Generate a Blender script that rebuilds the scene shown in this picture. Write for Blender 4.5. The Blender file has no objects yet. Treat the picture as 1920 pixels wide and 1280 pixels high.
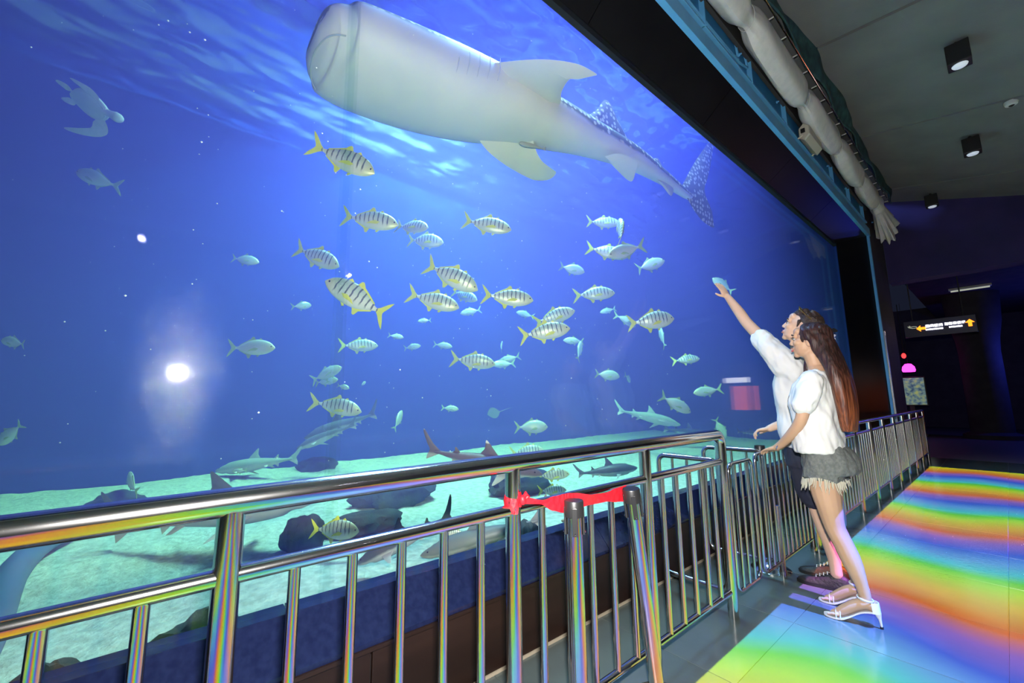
import bpy, bmesh, math, random
from mathutils import Vector, Matrix, noise
random.seed(7)
SC = bpy.context.scene
COL = SC.collection
R = math.radians

# ------------------------------------------------------------------ camera
cam_d = bpy.data.cameras.new('camera')
cam_d.sensor_width = 36.0
cam_d.lens = 36.0 * 766.0 / 1920.0
cam_d.clip_start, cam_d.clip_end = 0.05, 200
cam = bpy.data.objects.new('camera', cam_d); COL.objects.link(cam)
a_, p_, r_ = R(39.8), R(8.16), R(-0.66)
fw = Vector((-math.cos(a_)*math.cos(p_), math.sin(a_)*math.cos(p_), math.sin(p_)))
rt = Vector((math.sin(a_), math.cos(a_), 0)); up = rt.cross(fw)
rt2 = rt*math.cos(r_) + up*math.sin(r_); up2 = up*math.cos(r_) - rt*math.sin(r_)
M4 = Matrix((rt2, up2, -fw)).transposed().to_4x4()
M4.translation = (0, 0, 1.3)
cam.matrix_world = M4
SC.camera = cam

# ------------------------------------------------------------------ view, world
SC.view_settings.view_transform = 'Standard'; SC.view_settings.look = 'None'
SC.view_settings.exposure = 0.0; SC.view_settings.gamma = 1.0
SC.view_settings.use_curve_mapping = False
SC.cycles.max_bounces = 4; SC.cycles.diffuse_bounces = 1; SC.cycles.glossy_bounces = 2
SC.cycles.transparent_max_bounces = 12; SC.cycles.volume_bounces = 0
SC.cycles.sample_clamp_indirect = 4.0; SC.cycles.use_light_tree = False
SC.cycles.caustics_reflective = False; SC.cycles.caustics_refractive = False
W = bpy.data.worlds.new('world'); SC.world = W; W.use_nodes = True
W.node_tree.nodes['Background'].inputs[0].default_value = (0.16, 0.20, 0.42, 1)
W.node_tree.nodes['Background'].inputs[1].default_value = 0.05

# ------------------------------------------------------------------ lights
def area(name, loc, look, sx, sy, power, color, spread=180):
    l = bpy.data.lights.new(name, 'AREA'); l.shape = 'RECTANGLE'; l.size = sx; l.size_y = sy
    l.energy = power; l.color = color; l.spread = R(spread)
    o = bpy.data.objects.new(name, l); COL.objects.link(o)
    o.location = loc
    o.rotation_euler = (Vector(look) - Vector(loc)).to_track_quat('-Z', 'Y').to_euler()
    return o
# long lamp bank hung above the water, just behind the front lip of the tank
area('tank_lamp_bank', (-2.75, 3.9, 8.4), (-3.2, 3.9, 0), 1.5, 15.6, 12200, (0.30, 0.47, 1.0))
# the photographer's flash, mounted on the camera
fl = area('camera_flash', (0.02, 0.03, 1.52), (-3.2, 3.2, 1.95), 0.07, 0.05, 145, (1.0, 0.97, 0.94), 165)

# ceiling projector that throws the rainbow on the floor (colours live in the lamp)
PL = (1.7, 3.3, 4.85)
pj = bpy.data.lights.new('rainbow_projector_light', 'SPOT'); pj.energy = 5800; pj.spot_size = R(150); pj.spot_blend = 0.0
pj.shadow_soft_size = 0.004
pjo = bpy.data.objects.new('rainbow_projector_light', pj); COL.objects.link(pjo); pjo.location = PL
pj.use_nodes = True
nt = pj.node_tree; N = nt.nodes; L = nt.links
def mth(op, a, b=None, c=None):
    n = N.new('ShaderNodeMath'); n.operation = op
    for i, v in enumerate((a, b, c)):
        if v is None: continue
        if isinstance(v, (int, float)): n.inputs[i].default_value = v
        else: L.new(v, n.inputs[i])
    return n.outputs[0]
tc = N.new('ShaderNodeTexCoord'); sp = N.new('ShaderNodeSeparateXYZ'); L.new(tc.outputs['Normal'], sp.inputs[0])
dz = mth('MAXIMUM', mth('ABSOLUTE', sp.outputs[2]), 0.02)
px = mth('ADD', mth('MULTIPLY', mth('DIVIDE', sp.outputs[0], dz), PL[2]), PL[0])
py = mth('ADD', mth('MULTIPLY', mth('DIVIDE', sp.outputs[1], dz), PL[2]), PL[1])
wv = mth('MULTIPLY', mth('SINE', mth('ADD', mth('MULTIPLY', px, 5.2), mth('MULTIPLY', py, 0.7))), 0.10)
wv2 = mth('MULTIPLY', mth('SINE', mth('ADD', mth('MULTIPLY', px, 7.0), mth('MULTIPLY', py, -1.1))), 0.025)
ph = mth('FRACT', mth('DIVIDE', mth('ADD', mth('ADD', py, mth('ADD', wv, wv2)), -3.75 + 22), 2.2))
cr = N.new('ShaderNodeValToRGB'); L.new(ph, cr.inputs[0])
stops = [(0, (1, .16, .02)), (.2, (1, .62, .0)), (.33, (.60, .95, .0)), (.42, (.18, .85, .03)), (.5, (.08, .70, .80)),
         (.60, (.14, .44, 1.0)), (.74, (.05, .12, .95)), (.88, (.38, .14, .75)), (1, (1, .20, .03))]
el = cr.color_ramp.elements
el[0].position = 0; el[0].color = (*stops[0][1], 1); el[1].position = 1; el[1].color = (*stops[-1][1], 1)
for p, c in stops[1:-1]:
    e = el.new(p); e.color = (*c, 1)
msk = mth('MULTIPLY', mth('GREATER_THAN', px, -1.075), mth('LESS_THAN', py, 10.95))
msk = mth('MULTIPLY', msk, mth('GREATER_THAN', mth('MULTIPLY', sp.outputs[2], -1.0), 0.02))
msk = mth('MULTIPLY', msk, mth('MULTIPLY', mth('LESS_THAN', px, 3.4), mth('GREATER_THAN', py, -2.5)))
# a projector's lens evens out the field: brightness grows with the throw
flat = mth('DIVIDE', 1.0, mth('POWER', dz, 3.2))
em = N.get('Emission') or N.new('ShaderNodeEmission')
L.new(cr.outputs[0], em.inputs[0]); L.new(mth('MULTIPLY', msk, flat), em.inputs[1])

# ------------------------------------------------------------------ material helpers
MATS = {}
def mat(name, color=(.8, .8, .8), rough=.5, metal=0., spec=.5, noise_s=0, noise_amt=.0, color2=None, bump=0, bump_s=60, detail=4, emit=None, emit_s=0, stretch=None, trans=0., alpha=1., sss=0.):
    m = bpy.data.materials.new(name); m.use_nodes = True
    t = m.node_tree; b = t.nodes['Principled BSDF']
    b.inputs['Base Color'].default_value = (*color, 1); b.inputs['Roughness'].default_value = rough
    b.inputs['Metallic'].default_value = metal; b.inputs['Specular IOR Level'].default_value = spec
    if sss:
        b.inputs['Subsurface Weight'].default_value = sss; b.inputs['Subsurface Radius'].default_value = (.02, .008, .005)
    if emit:
        b.inputs['Emission Color'].default_value = (*emit, 1); b.inputs['Emission Strength'].default_value = emit_s
    tcn = t.nodes.new('ShaderNodeTexCoord'); src = tcn.outputs['Object']
    if stretch:
        mp = t.nodes.new('ShaderNodeMapping'); mp.inputs['Scale'].default_value = stretch
        t.links.new(src, mp.inputs[0]); src = mp.outputs[0]
    if noise_s:
        n = t.nodes.new('ShaderNodeTexNoise'); n.inputs['Scale'].default_value = noise_s; n.inputs['Detail'].default_value = detail
        t.links.new(src, n.inputs['Vector'])
        mx = t.nodes.new('ShaderNodeMix'); mx.data_type = 'RGBA'
        mx.inputs[6].default_value = (*color, 1); mx.inputs[7].default_value = (*(color2 or tuple(c*(1-noise_amt) for c in color)), 1)
        r = t.nodes.new('ShaderNodeValToRGB'); r.color_ramp.elements[0].position = .35; r.color_ramp.elements[1].position = .65
        t.links.new(n.outputs['Fac'], r.inputs[0]); t.links.new(r.outputs[0], mx.inputs[0])
        t.links.new(mx.outputs[2], b.inputs['Base Color'])
    if bump:
        n2 = t.nodes.new('ShaderNodeTexNoise'); n2.inputs['Scale'].default_value = bump_s; n2.inputs['Detail'].default_value = 5
        t.links.new(src, n2.inputs['Vector'])
        bp = t.nodes.new('ShaderNodeBump'); bp.inputs['Strength'].default_value = bump; bp.inputs['Distance'].default_value = .02
        t.links.new(n2.outputs['Fac'], bp.inputs['Height']); t.links.new(bp.outputs[0], b.inputs['Normal'])
    if emit: m.cycles.emission_sampling = 'NONE'
    MATS[name] = m
    return m
class NT:
    """small wrapper to wire shader nodes"""
    def __init__(s, name):
        s.m = bpy.data.materials.new(name); s.m.use_nodes = True; s.t = s.m.node_tree
        s.b = s.t.nodes['Principled BSDF']; s.out = s.t.nodes['Material Output']; MATS[name] = s.m
    def n(s, typ, **k):
        x = s.t.nodes.new(typ)
        for a, v in k.items(): setattr(x, a, v)
        return x
    def l(s, a, b): s.t.links.new(a, b)
    def math(s, op, a, b=None, c=None):
        n = s.n('ShaderNodeMath', operation=op)
        for i, v in enumerate((a, b, c)):
            if v is None: continue
            if isinstance(v, (int, float)): n.inputs[i].default_value = v
            else: s.l(v, n.inputs[i])
        return n.outputs[0]
    def sstep(s, x, lo, hi):
        n = s.n('ShaderNodeMapRange'); n.interpolation_type = 'SMOOTHSTEP'
        n.inputs[1].default_value = lo; n.inputs[2].default_value = hi; s.l(x, n.inputs[0]); return n.outputs[0]
    def mix(s, f, a, b):
        n = s.n('ShaderNodeMix', data_type='RGBA')
        for i, v in ((0, f), (6, a), (7, b)):
            if isinstance(v, (int, float)): n.inputs[i].default_value = v
            elif isinstance(v, tuple): n.inputs[i].default_value = (*v, 1)
            else: s.l(v, n.inputs[i])
        return n.outputs[2]

# ------------------------------------------------------------------ mesh helpers
class MB:
    def __init__(s): s.v = []; s.f = []
    def add(s, vs, fs):
        o = len(s.v); s.v += [tuple(v) for v in vs]; s.f += [tuple(i+o for i in f) for f in fs]; return s
    def box(s, lo, hi, bev=0.0):
        x0, y0, z0 = lo; x1, y1, z1 = hi
        if bev <= 0:
            return s.add([(x0,y0,z0),(x1,y0,z0),(x1,y1,z0),(x0,y1,z0),(x0,y0,z1),(x1,y0,z1),(x1,y1,z1),(x0,y1,z1)],
                  [(0,3,2,1),(4,5,6,7),(0,1,5,4),(1,2,6,5),(2,3,7,6),(3,0,4,7)])
        bm = bmesh.new(); bmesh.ops.create_cube(bm, size=1)
        for v in bm.verts: v.co = Vector(((x0+x1)/2+v.co.x*(x1-x0), (y0+y1)/2+v.co.y*(y1-y0), (z0+z1)/2+v.co.z*(z1-z0)))
        bmesh.ops.bevel(bm, geom=list(bm.edges), offset=bev, segments=2, affect='EDGES', profile=.6)
        bm.verts.index_update()
        s.add([v.co[:] for v in bm.verts], [[v.index for v in f.verts] for f in bm.faces]); bm.free(); return s
    def ring_loft(s, rings, cap0=True, cap1=True):
        n = len(rings[0]); o = len(s.v)
        for r in rings: s.v += [tuple(p) for p in r]
        for i in range(len(rings)-1):
            for j in range(n):
                a = o+i*n+j; b = o+i*n+(j+1) % n; s.f.append((a, b, b+n, a+n))
        if cap0: s.f.append(tuple(o+j for j in reversed(range(n))))
        if cap1: s.f.append(tuple(o+(len(rings)-1)*n+j for j in range(n)))
        return s
    def tube(s, path, rad, seg=12, cap=True):
        P = [Vector(p) for p in path]; k = len(P)
        rs = rad if isinstance(rad, (list, tuple)) else [rad]*k
        T = [(P[min(i+1, k-1)]-P[max(i-1, 0)]).normalized() for i in range(k)]
        ref = Vector((0, 0, 1)) if abs(T[0].z) < .9 else Vector((1, 0, 0))
        u = T[0].cross(ref).normalized(); rings = []
        for i in range(k):
            u = (u - T[i]*u.dot(T[i])).normalized(); w = T[i].cross(u)
            r = rs[i]; ru, rw = r if isinstance(r, tuple) else (r, r)
            rings.append([P[i]+u*(ru*math.cos(2*math.pi*j/seg))+w*(rw*math.sin(2*math.pi*j/seg)) for j in range(seg)])
        return s.ring_loft(rings, cap, cap)
    def sphere(s, c, r, seg=16, rot=None):
        r = r if isinstance(r, tuple) else (r, r, r); c = Vector(c); rings = []
        h = seg//2
        M = rot or Matrix.Identity(3)
        rings = []
        for i in range(1, h):
            a = math.pi*i/h
            rings.append([c+M@Vector((r[0]*math.sin(a)*math.cos(2*math.pi*j/seg), r[1]*math.sin(a)*math.sin(2*math.pi*j/seg), -r[2]*math.cos(a))) for j in range(seg)])
        o = len(s.v); s.ring_loft(rings, False, False)
        b = len(s.v); s.v += [tuple(c+M@Vector((0, 0, -r[2]))), tuple(c+M@Vector((0, 0, r[2])))]
        for j in range(seg):
            s.f.append((b, o+(j+1) % seg, o+j)); q = o+(h-2)*seg; s.f.append((b+1, q+j, q+(j+1) % seg))
        return s
    def lathe(s, prof, c=(0, 0, 0), seg=24):
        rings = [[(c[0]+r*math.cos(2*math.pi*j/seg), c[1]+r*math.sin(2*math.pi*j/seg), c[2]+z) for j in range(seg)] for r, z in prof]
        return s.ring_loft(rings)
    def plate(s, outline, thick, nrm):
        """outline (3-D points, roughly planar) given thickness along nrm, thin at the rim"""
        n = Vector(nrm).normalized()*thick/2; k = len(outline)
        P = [Vector(p) for p in outline]; c = sum(P, Vector())/k
        inner = [p.lerp(c, .35) for p in P]
        o = len(s.v); s.v += [tuple(p) for p in P]+[tuple(p+n) for p in inner]+[tuple(p-n) for p in inner]
        for j in range(k):
            q = (j+1) % k
            s.f.append((o+j, o+q, o+k+q, o+k+j)); s.f.append((o+q, o+j, o+2*k+j, o+2*k+q))
        s.f.append(tuple(o+k+j for j in range(k))); s.f.append(tuple(o+2*k+j for j in reversed(range(k))))
        return s
    def mesh(s, name):
        me = bpy.data.meshes.new(name); me.from_pydata(s.v, [], s.f); me.update()
        return me
    def build(s, name, m, parent=None, smooth=True, loc=None, sub=0, fixn=True):
        me = s.mesh(name)
        if fixn:
            bm = bmesh.new(); bm.from_mesh(me); bmesh.ops.recalc_face_normals(bm, faces=bm.faces); bm.to_mesh(me); bm.free()
        o = obj(name, me, m, parent, smooth)
        if loc: o.location = loc
        if sub:
            md = o.modifiers.new('sub', 'SUBSURF'); md.levels = md.render_levels = sub
        return o
def obj(name, me, m, parent=None, smooth=True):
    o = bpy.data.objects.new(name, me); COL.objects.link(o)
    if m is not None and not me.materials: me.materials.append(MATS[m] if isinstance(m, str) else m)
    if smooth and len(me.polygons):
        me.polygons.foreach_set('use_smooth', [True]*len(me.polygons))
        try: me.set_sharp_from_angle(angle=R(40))
        except Exception: pass
    if parent is not None: o.parent = parent
    return o
def tag(o, label=None, cat=None, group=None, kind=None):
    if label: o['label'] = label
    if cat: o['category'] = cat
    if group: o['group'] = group
    if kind: o['kind'] = kind
    return o
def thing(name, label, cat, loc=(0, 0, 0), group=None, kind=None):
    o = bpy.data.objects.new(name, None); COL.objects.link(o); o.location = loc; o.empty_display_size = .1
    return tag(o, label, cat, group, kind)
def copy_tree(o, parent=None):
    c = o.copy(); COL.objects.link(c); c.parent = parent
    for ch in list(o.children): copy_tree(ch, c)
    return c
def instance(name, me, m, parent, loc=None, rot=None, scale=None):
    o = obj(name, me, m, parent, False)
    if loc is not None: o.location = loc
    if rot is not None: o.rotation_euler = rot
    if scale is not None: o.scale = scale
    return o

# ------------------------------------------------------------------ materials of the setting
mat('floor_tile', (.10, .125, .118), .16, spec=.65, noise_s=2.2, color2=(.12, .14, .135), bump=.05, bump_s=25)
mat('grout', (.10, .11, .105), .6)
mat('kick_brown', (.022, .010, .007), .4, noise_s=5, color2=(.014, .006, .004), stretch=(1, .2, 3))
mat('granite', (.008, .012, .045), .12, noise_s=40, color2=(.012, .018, .06), detail=2)
mat('beige_line', (.45, .38, .28), .7)
mat('black_frame', (.004, .004, .006), .35, noise_s=3, color2=(.006, .006, .008), spec=.15)
mat('steel_blue', (.13, .46, .85), .45, noise_s=3, color2=(.11, .40, .76), bump=.03, bump_s=40)
mat('steel_blue_dark', (.05, .29, .64), .5, noise_s=4, color2=(.04, .23, .54))
mat('dark_metal', (.05, .05, .05), .5)
mat('canvas', (.86, .87, .85), .85, noise_s=9, color2=(.76, .79, .78), bump=.15, bump_s=14)
mat('teal_drape', (.04, .12, .135), .7, noise_s=8, color2=(.018, .05, .06), bump=.2, bump_s=20)
mat('ceiling_grey', (.26, .275, .275), .75, noise_s=1.4, color2=(.21, .22, .225), bump=.1, bump_s=60)
mat('dark_void', (.012, .012, .014), .9)
mat('hall_wall', (.05, .045, .06), .8, noise_s=3, color2=(.035, .03, .045))
mat('tank_paint', (.03, .08, .42), 1.0, spec=0., noise_s=.8, color2=(.025, .08, .42))
mat('ripple_backdrop', (.15, .21, .27), .9, noise_s=1.5, color2=(.11, .16, .22))  # pale tone picked so the surface ripples look bright from below
mat('chrome', (.80, .79, .77), .14, 1.0, noise_s=30, color2=(.74, .73, .72), stretch=(1, 1, 1))
mat('chrome_far', (.72, .70, .66), .22, 1.0)
mat('black_plastic', (.015, .015, .016), .4)
mat('rust', (.20, .09, .03), .8)

# acrylic: mostly see-through, mirror-like reflection that grows at a glancing view, plus fine scratches
g = NT('acrylic')
lw = g.n('ShaderNodeLayerWeight'); lw.inputs['Blend'].default_value = .5
fc = g.math('ADD', g.math('MULTIPLY', g.math('POWER', lw.outputs['Facing'], 4.0), .32), .035)
tcn = g.n('ShaderNodeTexCoord')
gl = g.n('ShaderNodeBsdfGlossy'); gl.inputs['Roughness'].default_value = .03
gl2 = g.n('ShaderNodeBsdfGlossy'); gl2.inputs['Roughness'].default_value = .035
ns = g.n('ShaderNodeTexNoise'); ns.inputs['Scale'].default_value = 55; ns.inputs['Detail'].default_value = 6
mp = g.n('ShaderNodeMapping'); mp.inputs['Scale'].default_value = (1, .20, 1.3); g.l(tcn.outputs['Object'], mp.inputs[0]); g.l(mp.outputs[0], ns.inputs['Vector'])
bp = g.n('ShaderNodeBump'); bp.inputs['Strength'].default_value = .26; bp.inputs['Distance'].default_value = .01
g.l(ns.outputs['Fac'], bp.inputs['Height']); g.l(bp.outputs[0], gl2.inputs['Normal'])
ms = g.n('ShaderNodeMixShader'); ms.inputs[0].default_value = .05; g.l(gl.outputs[0], ms.inputs[1]); g.l(gl2.outputs[0], ms.inputs[2])
tr = g.n('ShaderNodeBsdfTransparent'); tr.inputs[0].default_value = (.985, .99, 1, 1)
m2 = g.n('ShaderNodeMixShader'); g.l(fc, m2.inputs[0]); g.l(tr.outputs[0], m2.inputs[1]); g.l(ms.outputs[0], m2.inputs[2])
g.l(m2.outputs[0], g.out.inputs['Surface']); g.t.nodes.remove(g.b)
mat('seam_glue', (.55, .62, .66), .3)
_s = MATS['seam_glue']; 
g = NT('acrylic_joint')
tr = g.n('ShaderNodeBsdfTransparent'); tr.inputs[0].default_value = (.90, .95, .96, 1)
gl = g.n('ShaderNodeBsdfGlossy'); gl.inputs['Roughness'].default_value = .2
m2 = g.n('ShaderNodeMixShader'); m2.inputs[0].default_value = .06; g.l(tr.outputs[0], m2.inputs[1]); g.l(gl.outputs[0], m2.inputs[2])
g.l(m2.outputs[0], g.out.inputs['Surface']); g.t.nodes.remove(g.b)

# water body: scatters blue, swallows red
g = NT('water_volume')
vs = g.n('ShaderNodeVolumeScatter'); vs.inputs['Color'].default_value = (*(0.21, 0.18, 1.0), 1); vs.inputs['Density'].default_value = 0.185; vs.inputs['Anisotropy'].default_value = .0
va = g.n('ShaderNodeVolumeAbsorption'); va.inputs['Color'].default_value = (*(0.50, 0.86, 1.0), 1); va.inputs['Density'].default_value = 0.10
ad = g.n('ShaderNodeAddShader'); g.l(vs.outputs[0], ad.inputs[0]); g.l(va.outputs[0], ad.inputs[1]); g.l(ad.outputs[0], g.out.inputs['Volume'])
g.t.nodes.remove(g.b)
# water surface seen from below
g = NT('water_surface')
tr = g.n('ShaderNodeBsdfTransparent'); tr.inputs[0].default_value = (.80, .93, 1, 1)
gl = g.n('ShaderNodeBsdfGlossy'); gl.inputs['Roughness'].default_value = .08; gl.inputs['Color'].default_value = (.75, .9, 1, 1)
lw = g.n('ShaderNodeLayerWeight'); lw.inputs['Blend'].default_value = .5
fc = g.math('ADD', g.math('MULTIPLY', g.sstep(lw.outputs['Facing'], .20, .46), .80), .12)
m2 = g.n('ShaderNodeMixShader'); g.l(fc, m2.inputs[0]); g.l(tr.outputs[0], m2.inputs[1]); g.l(gl.outputs[0], m2.inputs[2])
g.l(m2.outputs[0], g.out.inputs['Surface']); g.t.nodes.remove(g.b)
mat('sand', (.76, .94, .86), .95, noise_s=16, color2=(.48, .63, .57), bump=1.0, bump_s=26, detail=6)
mat('rock', (.055, .085, .085), .9, noise_s=7, color2=(.03, .045, .05), bump=.8, bump_s=18)

# ------------------------------------------------------------------ floor
fl_ = MB().box((-1.75, -4, -.1), (5, 26, -.004)).build('floor', 'grout', smooth=False); tag(fl_, 'dark grey-green polished tile floor of the viewing hall', 'floor', kind='structure')
tile = MB().box((.0015, .0015, -.012), (.7985, .7985, 0), .0015).mesh('tile')
for i in range(5):
    for j in range(16):
        instance('tile', tile, 'floor_tile', fl_, (-1.75+.8*i, -.3+.8*j, 0))

# ------------------------------------------------------------------ plinth under the window
wb = MB().box((-1.95, -5, 0), (-1.75, 11.2, .30)).build('wall_plinth', 'dark_void', smooth=False); tag(wb, 'low brown panelled plinth under the tank window with dark blue stone sill', 'wall', kind='structure')
kp = MB().box((-1.75, .004, .012), (-1.73, 1.196, .325), .003).mesh('kick_panel')
for j in range(14): instance('kick_panel', kp, 'kick_brown', wb, (0, -5+1.2*j-.3, 0))
MB().box((-1.752, -5, 0), (-1.722, 11.2, .012)).build('floor_line', 'beige_line', wb, False)
MB().box((-1.76, -5, .327), (-1.715, 11.2, .342)).build('ledge_strip', 'kick_brown', wb, False)
sl = MB()
sl.add([(-1.725, .003, .342), (-1.725, 1.797, .342), (-1.725, 1.797, .36), (-1.725, .003, .36), (-1.852, .003, .505), (-1.852, 1.797, .505), (-1.95, 1.797, .505), (-1.95, .003, .505), (-1.95, .003, .3), (-1.95, 1.797, .3)],
       [(0, 1, 2, 3), (3, 2, 5, 4), (4, 5, 6, 7), (7, 6, 9, 8), (8, 9, 1, 0), (0, 3, 4, 7, 8), (1, 9, 6, 5, 2)])
slm = sl.mesh('sill_slab')
for j in range(9): instance('sill_slab', slm, 'granite', wb, (0, -5+1.8*j+.02, 0))

# ------------------------------------------------------------------ tank window
win = thing('window_1', 'huge clear acrylic window of the whale shark tank', 'window', (-1.88, 3, .5), kind='structure')
def wpart(mb, name, m, smooth=False):
    o = mb.build(name, m, win, smooth); o.matrix_parent_inverse = Matrix.Translation((1.88, -3, -.5)); return o
def pane(y0, y1, name, m):   # two faces of the thick acrylic, no end faces where sheets are bonded
    wpart(MB().add([(-1.85, y0, .5), (-1.85, y1, .5), (-1.85, y1, 4.36), (-1.85, y0, 4.36), (-1.90, y0, .5), (-1.90, y1, .5), (-1.90, y1, 4.36), (-1.90, y0, 4.36)],
          [(0, 1, 2, 3), (7, 6, 5, 4), (3, 2, 6, 7), (0, 4, 5, 1)]), name, m)
pane(-5.6, .535, 'pane', 'acrylic'); pane(.58, 10.1, 'pane', 'acrylic'); pane(.535, .58, 'pane_joint', 'acrylic_joint')
# black splayed frame
t1 = MB().box((-1.95, -5.6, 4.36), (-1.86, 10.3, 9.0)).build('wall_lamp_screen', 'dark_void', smooth=False); tag(t1, 'dark wall above the tank window hidden behind the frame', 'wall', kind='structure')  # unseen wall, added to stop the tank lamp leaking into the hall
tr1 = thing('trim_1', 'broad black splayed frame over the top of the tank window', 'frame', (-1.6, 3, 4.4), kind='structure')
def ppart(mb, name, m, par, smooth=False, **k):
    o = mb.build(name, m, par, smooth, **k); o.matrix_parent_inverse = Matrix.Translation(-par.location); return o
ys = [-5.6, -3.6, -1.6, .4, 2.4, 4.4, 6.4, 8.4]
for a, b in zip(ys, ys[1:]+[None]):
    ya, yb = a+.004, (b-.004 if b else 10.08); ya2, yb2 = ya, (yb if b else 11.0)
    ppart(MB().add([(-1.86, ya, 4.35), (-1.86, yb, 4.35), (-1.5, yb2, 4.63), (-1.5, ya2, 4.63), (-1.86, ya, 4.42), (-1.86, yb, 4.42), (-1.5, yb2, 4.70), (-1.5, ya2, 4.70)],
       [(0,1,2,3),(7,6,5,4),(0,4,5,1),(1,5,6,2),(2,6,7,3),(3,7,4,0)]), 'frame_panel', 'black_frame', tr1)
tr2 = thing('trim_2', 'black splayed upright frame at the far end of the tank window', 'frame', (-1.6, 10.5, .3), kind='structure')
ppart(MB().add([(-1.86, 10.07, .3), (-1.5, 11.0, .3), (-1.5, 11.0, 4.63), (-1.86, 10.07, 4.35), (-1.86, 11.0, .3), (-1.86, 11.0, 4.63)],
   [(0,1,2,3),(1,4,5,2),(4,0,3,5),(0,4,1),(3,2,5)]), 'frame_panel', 'black_frame', tr2)
ppart(MB().box((-1.52, 10.97, .3), (-1.47, 11.05, 4.66)), 'edge_strip', 'steel_blue', tr2)
ppart(MB().box((-1.47, 11.04, .3), (-1.445, 11.07, 2.6)), 'corner_bead', 'chrome_far', tr2)
lp = MB().box((-1.95, 11.0, 0), (-1.5, 12.9, 5.6)).build('wall_end', 'hall_wall', smooth=False); tag(lp, 'dark wall beyond the far end of the tank window', 'wall', kind='structure')

# ------------------------------------------------------------------ inside of the tank
def grid(x0, x1, nx, y0, y1, ny, zf):
    vs = [(x0+(x1-x0)*i/nx, y0+(y1-y0)*j/ny, zf(x0+(x1-x0)*i/nx, y0+(y1-y0)*j/ny)) for i in range(nx+1) for j in range(ny+1)]
    fs = [(i*(ny+1)+j, (i+1)*(ny+1)+j, (i+1)*(ny+1)+j+1, i*(ny+1)+j+1) for i in range(nx) for j in range(ny)]
    return MB().add(vs, fs)
def sandz(x, y):
    d = -1.9-x
    return .13+.05*noise.noise((x*.9, y*.7, 1.0))+.018*noise.noise((x*5, y*5, 3))+.008*noise.noise((x*14, y*14, 5))+max(0, d-2.5)*.025
sd = grid(-7.99, -1.96, 170, -7.55, 12.95, 300, sandz).build('sand', 'sand', fixn=False); tag(sd, 'pale coarse sand covering the bottom of the tank', 'sand', kind='stuff')
bw = MB().box((-8.2, -8, 6.30), (-8.01, 13.4, 9.2)).build('wall_ripple_backdrop', 'ripple_backdrop', smooth=False); tag(bw, 'pale wall above the water line at the back of the tank', 'wall', kind='structure')  # made-up bright backdrop seen through the rippled water surface
bw = MB().box((-8.2, -8, 0), (-8.0, 13.4, 6.30)).build('wall_back', 'tank_paint', smooth=False); tag(bw, 'blue painted back wall of the tank', 'wall', kind='structure')
bw = MB().box((-8.2, 13.0, 0), (-1.95, 13.2, 9.2)).build('wall_tank_far', 'tank_paint', smooth=False); tag(bw, 'blue painted far end wall of the tank', 'wall', kind='structure')
bw = MB().box((-8.2, -7.8, 0), (-1.95, -7.6, 9.2)).build('wall_tank_near', 'tank_paint', smooth=False); tag(bw, 'blue painted near end wall of the tank', 'wall', kind='structure')
def wavez(x, y):
    q = noise.noise((x*1.3+.5*noise.noise((x, y, 8)), y*.55, 2))
    return 6.05+.07*q+.04*noise.noise((x*3.2+y*.6, y*1.6, 4))+.016*noise.noise((x*8, y*5, 6))
ws = grid(-7.99, -1.96, 170, -7.5, 12.98, 330, wavez).build('water_surface', 'water_surface', fixn=False); tag(ws, 'rippled underside of the water surface at the top of the tank', 'water', kind='structure')
wt = MB().box((-7.99, -7.55, .02), (-1.93, 12.95, 5.94)).build('water', 'water_volume', smooth=False); tag(wt, 'hazy deep blue water filling the tank', 'water', kind='structure')

# ------------------------------------------------------------------ ceiling, overhead steel, curtain
def cz(x): return 5.85-.319*(x+1.1)
ce = MB().add([(-1.9, -5, cz(-1.9)+.12), (5, -5, cz(5)+.12), (5, 27, cz(5)+.12), (-1.9, 27, cz(-1.9)+.12), (-1.9, -5, cz(-1.9)+.3), (5, -5, cz(5)+.3), (5, 27, cz(5)+.3), (-1.9, 27, cz(-1.9)+.3)],
   [(0,1,2,3),(7,6,5,4),(0,4,5,1),(1,5,6,2),(2,6,7,3),(3,7,4,0)]).build('ceiling', 'dark_void', smooth=False)
tag(ce, 'dark grey ceiling of large sloping panels with black gaps', 'ceiling', kind='structure')
def skew(x, y): return y-.308*(x+1.1)
for k in range(-2, 5):
    y0, y1 = 3.3+2.9*k+.025, 3.3+2.9*(k+1)-.025
    pts = []
    for x, y in ((-1.6, y0), (4.6, y0), (4.6, y1), (-1.6, y1)): pts.append((x, skew(x, y), cz(x)))
    pts += [(x, y, z+.06) for x, y, z in pts]
    MB().add(pts, [(0,1,2,3),(7,6,5,4),(0,4,5,1),(1,5,6,2),(2,6,7,3),(3,7,4,0)]).build('ceiling_panel', 'ceiling_grey', ce, False)

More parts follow.
